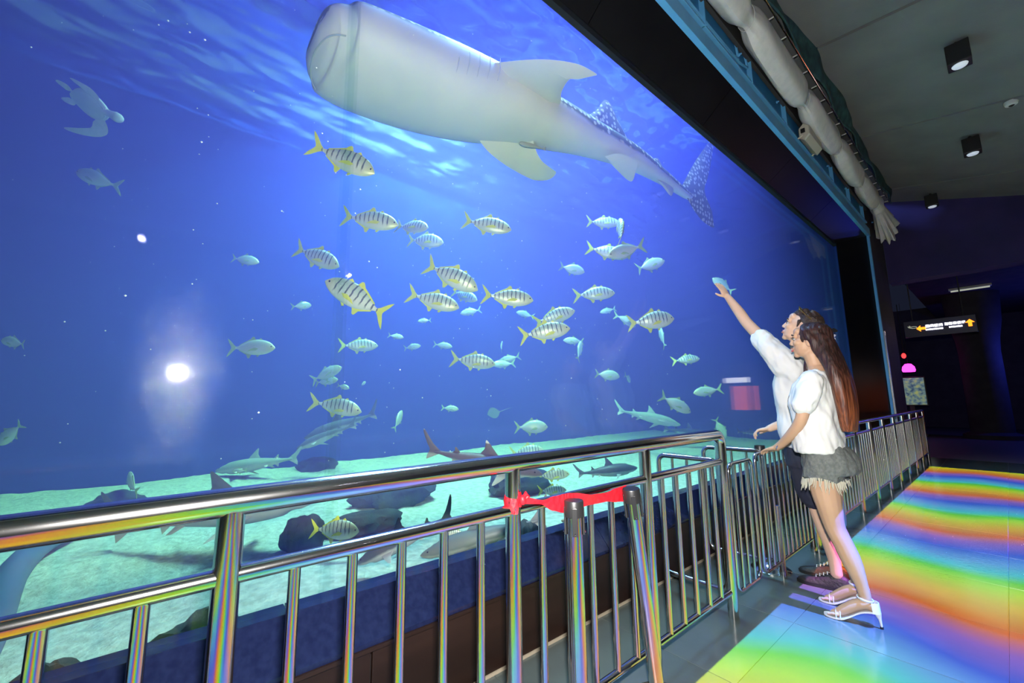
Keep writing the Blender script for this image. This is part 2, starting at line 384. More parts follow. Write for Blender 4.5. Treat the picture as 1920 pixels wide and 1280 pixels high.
# ------------------------------------------------------------------ railings
def cyl_mesh(name, r, h, seg=12):
    return MB().lathe([(r, 0), (r, h)], seg=seg).mesh(name)
def smooth_me(me):
    me.polygons.foreach_set('use_smooth', [True]*len(me.polygons))
    try: me.set_sharp_from_angle(angle=R(40))
    except Exception: pass
    return me
def arc(c, r, a0, a1, n, fy, fz):
    return [(c[0], c[1]+fy*r*math.cos(a0+(a1-a0)*i/n), c[2]+fz*r*math.sin(a0+(a1-a0)*i/n)) for i in range(n+1)]
BAR = smooth_me(cyl_mesh('bar', .0145, .76)); POST_LONG = smooth_me(cyl_mesh('post', .0285, 1.05, 16))
def railing(name, label, x, posts, ztop, zmid, zbot, rtop, end=None, nb=5, barmat='chrome', start=None):
    t = thing(name, label, 'railing', (x, posts[0], 0))
    q = lambda mb, nm, m=barmat, sm=True: ppart(mb, nm, m, t, sm)
    y0, y1 = posts[0], posts[-1]
    path = [(x, y0-.5 if start is None else start, ztop)]
    if end:   # top rail bends down into the end post
        rr = .055
        path += [(x, y1-rr, ztop)] + arc((x, y1-rr, ztop-rr), rr, math.pi/2, 0, 8, 1, 1)[1:] + [(x, y1, zmid-.02)]
    else: path += [(x, y1+.03, ztop)]
    q(MB().tube(path, rtop, 20), 'top_rail')
    for nm, z, r in (('mid_rail', zmid, .020), ('bottom_rail', zbot, .016)):
        q(MB().tube([(x, path[0][1] if z == zmid or start is not None else y0-.6, z), (x, y1, z)], r, 14), nm)
    pm = smooth_me(cyl_mesh('post', .0285, ztop-rtop*.6, 16)) if not end else POST_LONG
    for i, y in enumerate(posts):
        h = zmid if (end and i == len(posts)-1) else None
        me = smooth_me(cyl_mesh('post', .0295, zmid+.01, 16)) if h else pm
        o = obj('post', me, barmat, t, False); o.location = (0, y-posts[0], 0)
    bm = smooth_me(cyl_mesh('bar', .0145, zmid-zbot))
    for a, b in zip([posts[0]-(posts[1]-posts[0])]+posts, posts):
        for k in range(nb):
            y = a+(b-a)*(k+1)/(nb+1)
            if start is not None and y < start: continue
            o = obj('bar', bm, barmat, t, False); o.location = (0, y-posts[0], zbot)
    return t
railing('railing', 'long polished steel railing along the near part of the plinth, its end bent down', -1.2, [-.725, .135, .995, 1.855, 2.70], 1.07, .905, .145, .033, end=True)
railing('railing', 'lower steel railing running off behind the couple to the far end of the window', -1.2, [4.42+.86*k for k in range(10)], .985, .86, .12, .022, barmat='chrome_far', start=4.40, nb=6)

def frame_barrier(name, label, p0, p1, z0, z1, r, nb, feet=()):
    """portable barrier: rounded tube frame with upright bars"""
    a, b = Vector(p0), Vector(p1); d = (b-a); Ln = d.length; d.normalize()
    t = thing(name, label, 'barrier', (a.x, a.y, 0))
    rr = .05; P = lambda s, z: (a.x+d.x*s, a.y+d.y*s, z)
    path = []
    for cs, cz_, a0 in ((rr, z0+rr, math.pi), (Ln-rr, z0+rr, 1.5*math.pi), (Ln-rr, z1-rr, 0), (rr, z1-rr, .5*math.pi)):
        for i in range(6):
            an = a0+.5*math.pi*i/5
            path.append(P(cs+rr*math.cos(an), cz_+rr*math.sin(an)))
    path.append(path[0]); path.append(path[1])
    ppart(MB().tube(path, r, 12, False), 'tube_frame', 'chrome', t, True)
    bm = smooth_me(cyl_mesh('bar', .0095, z1-z0, 10))
    for k in range(nb):
        o = obj('bar', bm, 'chrome', t, False); pp = P(Ln*(k+1)/(nb+1), z0); o.location = Vector(pp)-t.location
    for s in feet:
        ft = ppart(MB().lathe([(.026, 0), (.026, .05), (.022, .06), (.022, .5)], P(s, 0), 14), 'foot_post', 'chrome', t, True)
    return t
frame_barrier('barrier', 'narrow steel barrier panel with rounded corners next to the bent railing end', (-1.2, 2.79, 0), (-1.2, 3.15, 0), .11, .875, .012, 3)
frame_barrier('barrier', 'steel barrier panel with rounded corners that the woman leans her hands on', (-1.2, 3.22, 0), (-1.2, 4.36, 0), .11, .90, .013, 11, (.33, 1.08))
frame_barrier('barrier', 'short steel barrier standing crosswise behind the bent railing end', (-1.66, 2.74, 0), (-1.24, 2.74, 0), .12, .90, .016, 3)
frame_barrier('barrier', 'short steel barrier standing crosswise in front of the woman\'s hands', (-1.66, 3.42, 0), (-1.235, 3.46, 0), .12, .90, .016, 3)

# ------------------------------------------------------------------ belt posts and red ribbon
def stanchion(label, loc, tilt=(0, 0)):
    t = thing('stanchion', label, 'post', loc, 'steel queue posts')
    MB().lathe([(.03, .03), (.03, .90)], seg=20).build('pole', 'chrome', t)
    MB().lathe([(.135, 0), (.135, .008), (.125, .014), (.09, .024), (.06, .04), (.035, .06)], seg=28).build('base', 'chrome', t)
    c = MB().lathe([(.031, .862), (.037, .865), (.037, .918), (.035, .922), (.034, .922)], seg=20).build('head', 'black_plastic', t)
    for k in range(4):
        an = math.pi/4+k*math.pi/2
        s = MB().box((-.004, -.010, .80), (.004, .010, .90), .002).build('belt_slot', 'black_plastic', t, False)
        s.rotation_euler = (0, 0, an); s.location = (.034*math.cos(an), .034*math.sin(an), 0)
        sc_ = MB().sphere((0, 0, 0), .004, 8).build('screw', 'chrome', s); sc_.location = (.005, 0, .81)
    t.rotation_euler = (tilt[0], tilt[1], 0)
    return t
stanchion('steel queue post with black head, red ribbon tied between it and the railing', (-1.1, 1.212, 0))
stanchion('tilted steel queue post with black head at the far end of the red ribbon', (-1.1, 1.71, 0), (R(8), 0))
stanchion('steel queue post on a round base behind the man\'s black shoes', (-1.31, 3.64, 0))

mat('ribbon_red', (.75, .012, .022), .45, noise_s=20, color2=(.6, .008, .02), bump=.15, bump_s=60)
rb = thing('ribbon', 'red ribbon knotted round a railing post and stretched to two queue posts', 'ribbon', (-1.17, .995, .93))
def strip(name, pts, n=40):
    """pts: (centre, half height, twist angle); a cloth band with a little thickness"""
    mb = MB(); rows = []
    for i in range(n+1):
        f = i/n*(len(pts)-1); k = min(int(f), len(pts)-2); u = f-k; u = u*u*(3-2*u)
        c = Vector(pts[k][0]).lerp(Vector(pts[k+1][0]), f-k); h = pts[k][1]*(1-u)+pts[k+1][1]*u; tw = pts[k][2]*(1-u)+pts[k+1][2]*u
        tg = (Vector(pts[min(k+1, len(pts)-1)][0])-Vector(pts[k][0])).normalized()
        up_ = Vector((0, 0, 1)); up_ = (up_-tg*up_.dot(tg)).normalized(); sd_ = tg.cross(up_)
        w = up_*math.cos(tw)+sd_*math.sin(tw); nn = tg.cross(w)*.0012
        fold = .004*math.sin(i*1.7)
        rows.append([c+w*h+nn, c+w*h*.33+nn+sd_*fold, c-w*h*.33+nn-sd_*fold, c-w*h+nn, c-w*h-nn, c-w*h*.33-nn-sd_*fold, c+w*h*.33-nn+sd_*fold, c+w*h-nn])
    mb.ring_loft(rows)
    return ppart(mb, name, 'ribbon_red', rb, True)
strip('loop', [((-1.2+.030*math.cos(a), .995+.030*math.sin(a), .945-.002*k), .026, 0) for k, a in enumerate([2*math.pi*i/12 for i in range(13)])], 36)
ppart(MB().sphere((-1.165, 1.012, .942), (.014, .014, .018), 12), 'knot', 'ribbon_red', rb, True)
ppart(MB().tube([(-1.165, 1.012, .95), (-1.155, 1.02, .966), (-1.16, 1.035, .955), (-1.165, 1.015, .942)], [.004, .009, .008, .004], 8), 'bow', 'ribbon_red', rb, True)
strip('band', [((-1.163, 1.012, .942), .012, 0), ((-1.15, 1.09, .925), .008, .4), ((-1.143, 1.15, .912), .026, 0), ((-1.139, 1.20, .905), .034, 0), ((-1.139, 1.225, .905), .034, 0), ((-1.139, 1.26, .902), .032, 0), ((-1.14, 1.36, .893), .022, .3), ((-1.141, 1.46, .888), .018, 0), ((-1.14, 1.53, .886), .028, 0), ((-1.138, 1.60, .884), .034, 0)], 60)

# ------------------------------------------------------------------ whale shark
def attr(me, name, vals):
    a = me.attributes.new(name, 'FLOAT', 'POINT'); a.data.foreach_set('value', vals)
g = NT('whale_shark_skin')
at_ = g.n('ShaderNodeAttribute'); at_.attribute_name = 'back'
tcn = g.n('ShaderNodeTexCoord')
n1 = g.n('ShaderNodeTexNoise'); n1.inputs['Scale'].default_value = 3; g.l(tcn.outputs['Object'], n1.inputs['Vector'])
bk = g.sstep(g.math('ADD', at_.outputs['Fac'], g.math('MULTIPLY', g.math('SUBTRACT', n1.outputs['Fac'], .5), .25)), .42, .62)
vo = g.n('ShaderNodeTexVoronoi'); vo.inputs['Scale'].default_value = 13; vo.inputs['Randomness'].default_value = .55; g.l(tcn.outputs['Object'], vo.inputs['Vector'])
sp_ = g.sstep(vo.outputs['Distance'], .42, .28)
sk = g.mix(sp_, (.26, .26, .13), (.95, .92, .58))
be = g.mix(g.sstep(n1.outputs['Fac'], .35, .7), (.95, .96, .93), (.88, .91, .89))
g.l(g.mix(bk, be, sk), g.b.inputs['Base Color']); g.b.inputs['Roughness'].default_value = .55
wsk = thing('whale_shark', 'huge whale shark with white belly and pale-spotted back gliding under the water surface', 'shark', (-3.1, 3.0, 4.35))
SPINE = [((-3.412, .685, 4.29), .20, .07), ((-3.413, .739, 4.30), .35, .165), ((-3.414, .806, 4.315), .44, .235), ((-3.417, 1.0, 4.33), .52, .312), ((-3.338, 1.561, 4.345), .535, .335),
         ((-3.214, 2.098, 4.36), .482, .337), ((-3.071, 2.623, 4.375), .39, .292), ((-2.947, 3.166, 4.39), .286, .243), ((-2.85, 3.748, 4.405), .203, .193),
         ((-2.79, 4.402, 4.425), .145, .153), ((-2.805, 5.152, 4.44), .092, .106), ((-2.852, 5.95, 4.45), .053, .068), ((-2.85, 6.15, 4.46), .02, .05)]
def catmull(pts, n):
    out = []; k = len(pts)
    for i in range(k-1):
        p0, p1, p2, p3 = pts[max(i-1, 0)], pts[i], pts[i+1], pts[min(i+2, k-1)]
        for j in range(n):
            t = j/n
            out.append([.5*(2*b+(c-a)*t+(2*a-5*b+4*c-d)*t*t+(3*b-a-3*c+d)*t**3) for a, b, c, d in zip(p0, p1, p2, p3)])
    out.append(list(pts[-1])); return out
st = catmull([(*c, w, h) for c, w, h in SPINE], 6)
rings = []; backv = []
SEG = 44
for i, s in enumerate(st):
    c = Vector(s[:3]); T = (Vector(st[min(i+1, len(st)-1)][:3])-Vector(st[max(i-1, 0)][:3])).normalized()
    S = Vector((0, 0, 1)).cross(T).normalized(); U_ = T.cross(S)
    w, h = max(s[3], .01), max(s[4], .01); ring = []
    for j in range(SEG):
        a = 2*math.pi*j/SEG; ca, sa = math.cos(a), math.sin(a)
        e = .86
        lx = w*math.copysign(abs(ca)**e, ca); lz = h*math.copysign(abs(sa)**e, sa)
        if sa < 0: lz *= .92
        # shallow flank ridges towards the tail
        rdg = .03*w*max(0, min(1, (i-24)/20))*(math.exp(-((a-.25) % (2*math.pi))**2*60)+math.exp(-((math.pi-.25-a))**2*60))
        ring.append(c+S*(lx*(1+rdg))+U_*lz); backv.append(sa+(.62*max(0, min(1, (i-26)/22)) if i > 26 else .25*max(0, min(1, (i-14)/12))))
    rings.append(ring)
mb = MB().ring_loft(rings)
bo = ppart(mb, 'body', 'whale_shark_skin', wsk, True); attr(bo.data, 'back', backv)
def wfin(name, pts, th, nrm, back, par=wsk, m='whale_shark_skin'):
    # rounded outline
    cp = catmull([tuple(p) for p in pts]+[tuple(pts[0])], 4)[:-1]
    o = ppart(MB().plate(cp, th, nrm), name, m, par, True)
    attr(o.data, 'back', [back]*len(o.data.vertices)); return o
wfin('pectoral_fin', [(-2.78, 2.10, 4.48), (-2.441, 2.23, 4.35), (-2.229, 2.354, 4.27), (-2.087, 2.507, 4.22), (-2.041, 2.631, 4.2), (-2.041, 2.736, 4.2), (-2.167, 2.635, 4.23), (-2.291, 2.636, 4.26), (-2.487, 2.752, 4.33), (-2.72, 2.93, 4.4)]+[(-2.95, 2.65, 4.40), (-3.0, 2.15, 4.46)], .05, (.3, 0, 1), -1)
wfin('pectoral_fin', [(-3.25, 2.14, 4.22), (-3.353, 2.408, 4.06), (-3.393, 2.699, 3.99), (-3.417, 3.044, 3.97), (-3.405, 3.251, 3.97), (-3.285, 3.363, 3.97), (-3.124, 3.318, 3.97), (-3.111, 3.19, 3.98), (-3.087, 3.013, 4.02), (-3.03, 2.869, 4.12), (-2.95, 2.75, 4.27), (-3.1, 2.35, 4.3)], .05, (.2, 0, 1), -1)
wfin('dorsal_fin', [(-2.85, 3.45, 4.56), (-2.84, 3.765, 4.83), (-2.84, 3.88, 4.99), (-2.84, 3.972, 5.075), (-2.84, 4.081, 5.06), (-2.84, 4.206, 4.90), (-2.83, 4.40, 4.66), (-2.84, 3.931, 4.54)], .06, (1, 0, 0), 1)
wfin('tail_fin', [(-2.84, 5.75, 4.47), (-2.84, 5.902, 4.645), (-2.84, 6.256, 5.068), (-2.85, 6.819, 5.643), (-2.86, 7.181, 5.963), (-2.86, 7.215, 5.914), (-2.85, 6.96, 5.419), (-2.84, 6.706, 4.978), (-2.84, 6.529, 4.715), (-2.84, 6.529, 4.489), (-2.84, 6.787, 4.209), (-2.84, 6.80, 4.13), (-2.84, 6.434, 4.137), (-2.84, 6.133, 4.257), (-2.84, 5.95, 4.388)], .07, (1, 0, 0), 1)
wfin('pelvic_fin', [(-2.738, 3.75, 4.16), (-2.80, 4.078, 4.13), (-2.83, 4.413, 4.11), (-2.68, 4.30, 4.14), (-2.60, 4.20, 4.2), (-2.631, 3.9, 4.2)], .03, (0, 0, 1), -1)
wfin('second_dorsal_fin', [(-2.80, 4.78, 4.53), (-2.80, 5.0, 4.66), (-2.80, 5.12, 4.68), (-2.80, 5.22, 4.53), (-2.80, 5.0, 4.50)], .03, (1, 0, 0), 1)
wfin('anal_fin', [(-2.78, 5.0, 4.32), (-2.80, 5.20, 4.28), (-2.80, 5.379, 4.215), (-2.80, 5.46, 4.36), (-2.79, 5.2, 4.38)], .03, (1, 0, 0), -1)
mat('mouth_line', (.58, .66, .66), .6)
ppart(MB().tube(catmull([(-3.02, .84, 4.17), (-3.08, .775, 4.185), (-3.2, .725, 4.205), (-3.41, .70, 4.215), (-3.62, .725, 4.205), (-3.74, .775, 4.185), (-3.80, .84, 4.17)], 5), .006, 8), 'mouth', 'mouth_line', wsk, True)
mat('eye_black', (.01, .01, .012), .15)
for ex in (-2.955, -3.87):
    ppart(MB().sphere((ex+.02*(1 if ex > -3.4 else -1), .93, 4.36), .014, 12), 'eye', 'eye_black', wsk, True)
mat('gill', (.78, .83, .82), .7)
for k in range(5):
    yy = 1.72+.085*k; xx = -2.775+.012*k+.028*k
    ppart(MB().tube([(xx-.02, yy, 4.18), (xx+.0, yy+.02, 4.30), (xx-.015, yy+.03, 4.42)], [.003, .007, .003], 6), 'gill_slit', 'gill', wsk, True)
mat('remora_grey', (.45, .48, .46), .5)
rm = thing('remora', 'small grey remora clinging beside the whale shark\'s far fin', 'fish', (-2.93, 2.76, 4.0))
ppart(MB().tube(catmull([(-2.985, 2.62, 3.985), (-2.96, 2.70, 3.985), (-2.93, 2.78, 3.985), (-2.90, 2.88, 3.98)], 4), [.006, .016, .021, .024, .025, .025, .024, .022, .018, .014, .010, .007, .004], 10), 'body', 'remora_grey', rm, True)
ppart(MB().plate([(-2.905, 2.87, 3.985), (-2.885, 2.92, 4.015), (-2.893, 2.905, 3.98), (-2.885, 2.92, 3.95)], .004, (1, .3, 0)), 'tail_fin', 'remora_grey', rm, True)

# ------------------------------------------------------------------ trevally
def fish_mat(name, striped):
    g = NT(name); tcn = g.n('ShaderNodeTexCoord'); s = g.n('ShaderNodeSeparateXYZ'); g.l(tcn.outputs['Object'], s.inputs[0])
    x, z = s.outputs[0], s.outputs[2]
    n1 = g.n('ShaderNodeTexNoise'); n1.inputs['Scale'].default_value = 14; g.l(tcn.outputs['Object'], n1.inputs['Vector'])
    body = g.mix(g.sstep(z, -.02, .12), (.95, .97, .90), (.62, .76, .66))
    body = g.mix(g.math('MULTIPLY', g.sstep(x, .22, .46), .55), body, (.80, .80, .28))
    if striped:
        w = g.math('SINE', g.math('ADD', g.math('MULTIPLY', x, 2*math.pi*12.5), g.math('ADD', g.math('MULTIPLY', z, 7), g.math('MULTIPLY', n1.outputs['Fac'], 3.0))))
        m = g.math('MULTIPLY', g.sstep(w, .5, .9), g.math('MULTIPLY', g.sstep(z, -.085, .0), g.sstep(x, .41, .33)))
        body = g.mix(g.math('MULTIPLY', m, .85), body, (.04, .07, .075))
    else:
        body = g.mix(g.math('MULTIPLY', n1.outputs['Fac'], .35), body, (.40, .52, .44))
    g.l(body, g.b.inputs['Base Color']); g.b.inputs['Roughness'].default_value = .38; g.b.inputs['Metallic'].default_value = .15
fish_mat('trevally_barred', True); fish_mat('trevally_plain', False)
mat('fin_yellow', (.95, .92, .05), .5, noise_s=9, color2=(.80, .85, .08)); mat('fin_olive', (.50, .66, .22), .55, noise_s=9, color2=(.42, .52, .2))
mat('lip_pale', (.8, .8, .6), .5)
def bendy(x, k): return k*(max(0, -x+.1))**2
def fish_model(deep, bend, striped):
    prof = [(.5, .002, .012), (.487, .018, .022), (.46, .045, .045), (.41, .085, .075), (.33, .120, .105), (.22, .145, .125), (.10, .150, .130), (-.02, .132, .118), (-.13, .092, .088), (-.22, .050, .050), (-.28, .026, .026), (-.325, .020, .020)]
    mb = MB(); rings = []
    cp = catmull(prof, 3)
    for x, t, b in cp:
        t = max(t*deep, .002); b = max(b*deep, .002); w = .40*(t+b)/2*1.05
        rings.append([(x, bendy(x, bend)+w*math.copysign(abs(math.cos(a))**.9, math.cos(a)), (t if math.sin(a) > 0 else b)*math.sin(a)) for a in [2*math.pi*j/16 for j in range(16)]])
    mb.ring_loft(rings); out = {'body': mb}
    B = lambda P: [(x, y+bendy(x, bend), z) for x, y, z in P]
    out['tail_fin'] = MB().plate(B(catmull([(-.31, 0, .024), (-.36, 0, .062), (-.43, 0, .14), (-.505, 0, .195), (-.445, 0, .085), (-.405, 0, .0), (-.445, 0, -.085), (-.505, 0, -.195), (-.43, 0, -.14), (-.36, 0, -.062), (-.31, 0, -.024)], 2)), .012, (0, 1, 0))
    out['dorsal_fin'] = MB().plate(B([(.09, 0, .135*deep), (.05, 0, .20*deep), (.02, 0, .205*deep), (-.01, 0, .165*deep), (-.12, 0, .115*deep), (-.25, 0, .052*deep), (-.25, 0, .02*deep), (-.1, 0, .07*deep)]), .010, (0, 1, 0))
    out['first_dorsal_fin'] = MB().plate(B([(.24, 0, .13*deep), (.19, 0, .178*deep), (.13, 0, .145*deep), (.17, 0, .12*deep)]), .008, (0, 1, 0))
    out['anal_fin'] = MB().plate(B([(.02, 0, -.11*deep), (-.02, 0, -.185*deep), (-.05, 0, -.19*deep), (-.08, 0, -.13*deep), (-.25, 0, -.05*deep), (-.24, 0, -.02*deep), (-.1, 0, -.07*deep)]), .010, (0, 1, 0))
    pw = .056*deep+.002
    pf = [(.20, 0, -.02), (.12, 0, -.002), (.03, 0, -.035), (-.02, 0, -.075), (.06, 0, -.06), (.15, 0, -.055)]
    out['pectoral_fin'] = [MB().plate([(x, s*(pw+.012+.06*max(0, .2-x)), z*deep) for x, _, z in pf], .006, (0, 1, .2)) for s in (1, -1)]
    out['pelvic_fin'] = MB().plate([(.21, 0, -.11*deep), (.15, 0, -.165*deep), (.12, 0, -.15*deep), (.15, 0, -.11*deep)], .012, (0, 1, 0))
    out['eye'] = [MB().sphere((.432, s*(.024*deep+.004), .022*deep), (.014, .006, .014), 10) for s in (1, -1)]
    return out
def fish_proto(label, deep, bend, striped, yellow=True):
    root = bpy.data.objects.new('trevally', None); COL.objects.link(root)
    md = fish_model(deep, bend, striped); fm = 'fin_yellow' if yellow else 'fin_olive'
    for k, v in md.items():
        for one in (v if isinstance(v, list) else [v]):
            one.build(k, {'body': 'trevally_barred' if striped else 'trevally_plain', 'eye': 'eye_black'}.get(k, fm), root)
    return root
PROTO = {}
for st_ in (0, 1):
    for bi, bd in enumerate((0., .28, -.28)):
        for di, dp in enumerate((1.16, 1.36)):
            PROTO[(st_, bi, di)] = None
def orient(v, roll=0.):
    X = Vector(v).normalized(); Z = Vector((0, 0, 1)); Y = Z.cross(X).normalized(); Z = X.cross(Y)
    M = Matrix((X, Y, Z)).transposed()
    return M @ Matrix.Rotation(roll, 3, 'X')
FISH = [
    ((-3.614, 1.042, 3.481), (0.334, 0.457, -0.252), 0, "striped yellow trevally alone below the whale shark's head"),
    ((-4.151, 1.496, 3.223), (0.379, 0.479, -0.109), 0, "striped trevally at the front of the trio under the shark's belly"),
    ((-4.668, 2.224, 3.526), (0.487, 0.219, -0.131), 0, 'trevally whose tail is hidden by the striped head beside it'),
    ((-5.195, 2.693, 3.623), (0.343, 0.425, -0.06), 0, "small slim trevally lowest of the trio under the shark's belly"),
    ((-3.749, 2.754, 3.378), (0.361, 0.462, -0.127), 0, "pale trevally with faint bars under the shark's drooping far fin"),
    ((-4.935, 1.181, 2.967), (0.406, 0.388, -0.261), 0, 'dull trevally heading down onto the bright purple glint'),
    ((-3.605, 1.218, 2.209), (-0.33, -0.469, 0.327), 0, 'large striped trevally facing left with the purple glint on its back'),
    ((-3.74, 2.258, 2.643), (0.342, 0.477, -0.301), 0, 'boldly black-barred yellow-tailed trevally in mid water'),
    ((-5.723, 3.712, 3.071), (0.435, 0.256, -0.218), 0, 'trevally half hidden beneath the boldly black-barred one'),
    ((-4.025, 2.207, 2.419), (0.351, 0.458, -0.162), 0, 'barred trevally below and left of the boldly black-barred one'),
    ((-3.559, 2.905, 2.469), (0.374, 0.464, -0.068), 0, 'silver trevally with yellow forked tail right of the boldly barred one'),
    ((-7.573, 1.615, 2.94), (-0.044, 0.323, 0.082), 1, 'dim trevally left of the purple glint, below the dull one'),
    ((-6.342, 2.186, 2.16), (0.195, 0.546, 0.02), 0, 'deep-bodied barred trevally with wide yellow tail in mid water'),
    ((-7.442, 5.018, 3.264), (-0.315, -0.358, -0.089), 1, "ghostly small fish just under the barred trevally's chin"),
    ((-7.458, 6.657, 3.407), (-0.275, -0.358, 0.124), 1, 'ghostly fish under the silver yellow-tailed trevally'),
    ((-7.506, 3.913, 2.94), (-0.185, -0.218, -0.019), 1, "small ghostly round fish under the barred trevally's tail"),
    ((-7.499, 3.297, 2.555), (0.193, 0.244, -0.055), 1, 'faint fish right of the deep-bodied barred trevally, upper one'),
    ((-7.484, 3.638, 2.369), (0.23, 0.266, 0.049), 1, 'faint fish right of the deep-bodied barred trevally, lower one'),
    ((-7.47, 4.326, 2.452), (0.251, 0.315, -0.06), 1, 'faint fish above the tail of the low barred trevally'),
    ((-4.48, 3.056, 1.816), (0.37, 0.464, -0.091), 0, 'barred yellow trevally with a pale fish behind its nose'),
    ((-7.375, 5.882, 2.125), (-0.27, -0.479, -0.015), 1, "pale fish crossing behind the barred yellow trevally's nose"),
    ((-7.424, 6.105, 2.259), (-0.348, -0.385, -0.144), 1, 'faint fish just above the pale crossing fish'),
    ((-7.509, 5.927, 2.568), (-0.176, 0.206, 0.251), 1, 'tiny faint fish swimming away above the pale crossing fish'),
    ((-7.025, 1.926, 1.753), (0.347, 0.368, 0.217), 1, 'dull fish tilted upward above the lower barred trevally, higher one'),
    ((-7.461, 2.044, 1.657), (0.277, 0.319, 0.059), 1, 'dull fish tilted upward above the lower barred trevally, lower one'),
    ((-3.873, 3.988, 2.428), (0.387, 0.427, 0.168), 0, 'barred trevally slanting upward over its twin'),
    ((-3.346, 3.279, 2.074), (0.39, 0.449, 0.085), 0, 'yellow-tailed trevally under its upward slanting twin'),
    ((-3.859, 5.156, 4.118), (0.357, 0.432, -0.015), 0, 'yellow-finned trevally at the top of the tangled pair'),
    ((-2.787, 4.08, 3.341), (-0.207, 0.214, 0.402), 0, 'trevally turning downward across the top of the tangled pair'),
    ((-3.365, 4.563, 3.342), (0.373, 0.477, -0.133), 0, 'brightly lit barred trevally at the bottom of the tangle'),
    ((-3.029, 4.515, 3.251), (-0.232, -0.473, -0.189), 1, 'trevally facing left behind the brightly lit barred one'),
    ((-3.413, 5.724, 3.402), (0.245, 0.485, 0.203), 1, 'dark green-headed trevally right of the tangle'),
    ((-4.526, 5.122, 3.508), (0.269, 0.346, -0.105), 1, 'small silver fish below the tangle of trevallies'),
    ((-3.641, 4.583, 2.799), (0.386, 0.459, 0.024), 0, 'trevally with few dark bars and a forked tail in mid water'),
    ((-3.515, 8.626, 3.601), (-0.274, -0.247, 0.338), 1, "fish right behind the man's pointing hand"),
    ((-2.854, 4.739, 2.298), (0.388, 0.454, 0.055), 0, 'large pale-barred trevally in front of two crossing fish'),
    ((-4.615, 6.751, 2.823), (0.109, 0.495, -0.215), 1, 'yellow-tailed fish crossing behind the large pale-barred trevally'),
    ((-4.598, 8.023, 2.602), (-0.184, 0.14, 0.499), 1, 'fish diving under the large pale-barred trevally'),
    ((-6.232, 8.373, 3.519), (-0.272, -0.303, -0.102), 1, 'ghostly fish left of the large pale-barred trevally'),
    ((-5.418, 6.283, 2.266), (-0.104, 0.255, 0.417), 1, 'narrow fish with hanging tail below the slanting twins'),
    ((-5.71, 6.453, 2.518), (-0.284, -0.347, 0.027), 1, 'ghostly fish right below the slanting twins'),
    ((-3.989, 7.793, 2.053), (0.355, 0.418, 0.036), 0, 'barred trevally alone above the two pale fish near the pointing man'),
    ((-4.923, 6.488, 1.758), (0.31, 0.387, -0.067), 1, 'dull slim fish left of the tail-on fish'),
    ((-6.378, 9.31, 1.835), (-0.157, 0.404, -0.18), 1, 'yellow-tailed fish seen tail-on, swimming away'),
    ((-3.688, 7.955, 1.428), (-0.357, -0.412, -0.075), 1, 'plain trevally facing left towards the raised-tail diving one'),
    ((-3.629, 6.615, 1.204), (0.302, 0.428, -0.293), 1, 'trevally diving with raised yellow tail above the grey shark'),
    ((-4.497, 10.192, 0.581), (0.197, 0.029, -0.481), 1, 'fish diving nose down over the bent railing end'),
    ((-5.048, 4.588, 0.859), (0.352, 0.422, 0.002), 1, 'silver trevally swimming just above the brown shark fin'),
    ((-5.975, 0.734, 1.983), (0.383, 0.462, -0.007), 1, 'plain grey-green trevally alone left of the barred school'),
    ((-5.147, 1.542, 1.25), (0.371, 0.477, -0.139), 0, 'barred trevally with yellow tail above the pair of grey sharks'),
    ((-7.483, 4.524, 1.142), (0.231, 0.286, -0.037), 1, 'small round pale fish above the brown shark tail'),
    ((-7.52, 3.416, 0.947), (-0.159, 0.202, 0.359), 1, 'small fish with drooping tail right of the pair of grey sharks'),
    ((-4.824, 4.298, 0.501), (0.355, 0.42, 0.026), 0, 'barred fish peeping over the top rail behind the brown fin'),
    ((-7.529, 2.711, 1.63), (-0.132, 0.143, 0.066), 1, 'tiny ghostly fish right of the two upward tilted dull fish'),
    ((-7.532, 2.359, 1.567), (0.133, 0.172, -0.059), 1, 'tiny ghostly fish under the two upward tilted dull fish'),
    ((-7.392, -0.977, 4.263), (-0.339, -0.452, 0.203), 1, 'dark-bellied fish below the sea turtle'),
    ((-7.515, 0.744, 3.558), (0.168, 0.371, -0.055), 1, 'greenish round fish above the plain grey-green trevally'),
    ((-7.497, -1.477, 2.047), (-0.197, -0.249, 0.054), 1, 'ghostly fish at the edge of the water, level with the flash glare'),
    ((-7.493, -1.392, 0.974), (-0.205, -0.19, -0.25), 1, 'dim fish tilted down at the edge of the water above the sand'),
    ((-3.34, 1.031, 0.352), (0.232, 0.284, -0.024), 0, 'striped fish with yellow tail resting by the dark rocks'),
    ((-2.659, 1.647, 0.361), (0.103, 0.133, -0.04), 0, 'barred fish behind the bars over the sand shark'),
    ((-3.204, 3.197, 0.347), (0.197, 0.233, 0.013), 0, 'pale barred fish hovering over sand beside the ribbon'),
    ((-3.801, 3.809, 0.355), (0.28, 0.329, 0.028), 0, 'pale barred fish over sand, seen between the two upper rails'),
    ((-6.345, -0.25, 0.435), (-0.352, -0.07, 0.188), 1, 'fish with bright yellow tail low over the far sand'),
    ((-7.093, 0.849, 0.347), (-0.127, -0.15, -0.013), 1, 'small yellow-finned fish in front of the pale hazy shark'),
    ((-2.269, 2.434, 0.363), (-0.068, -0.092, 0.042), 1, 'fish seen between bars over sand behind the ribbon'),
]
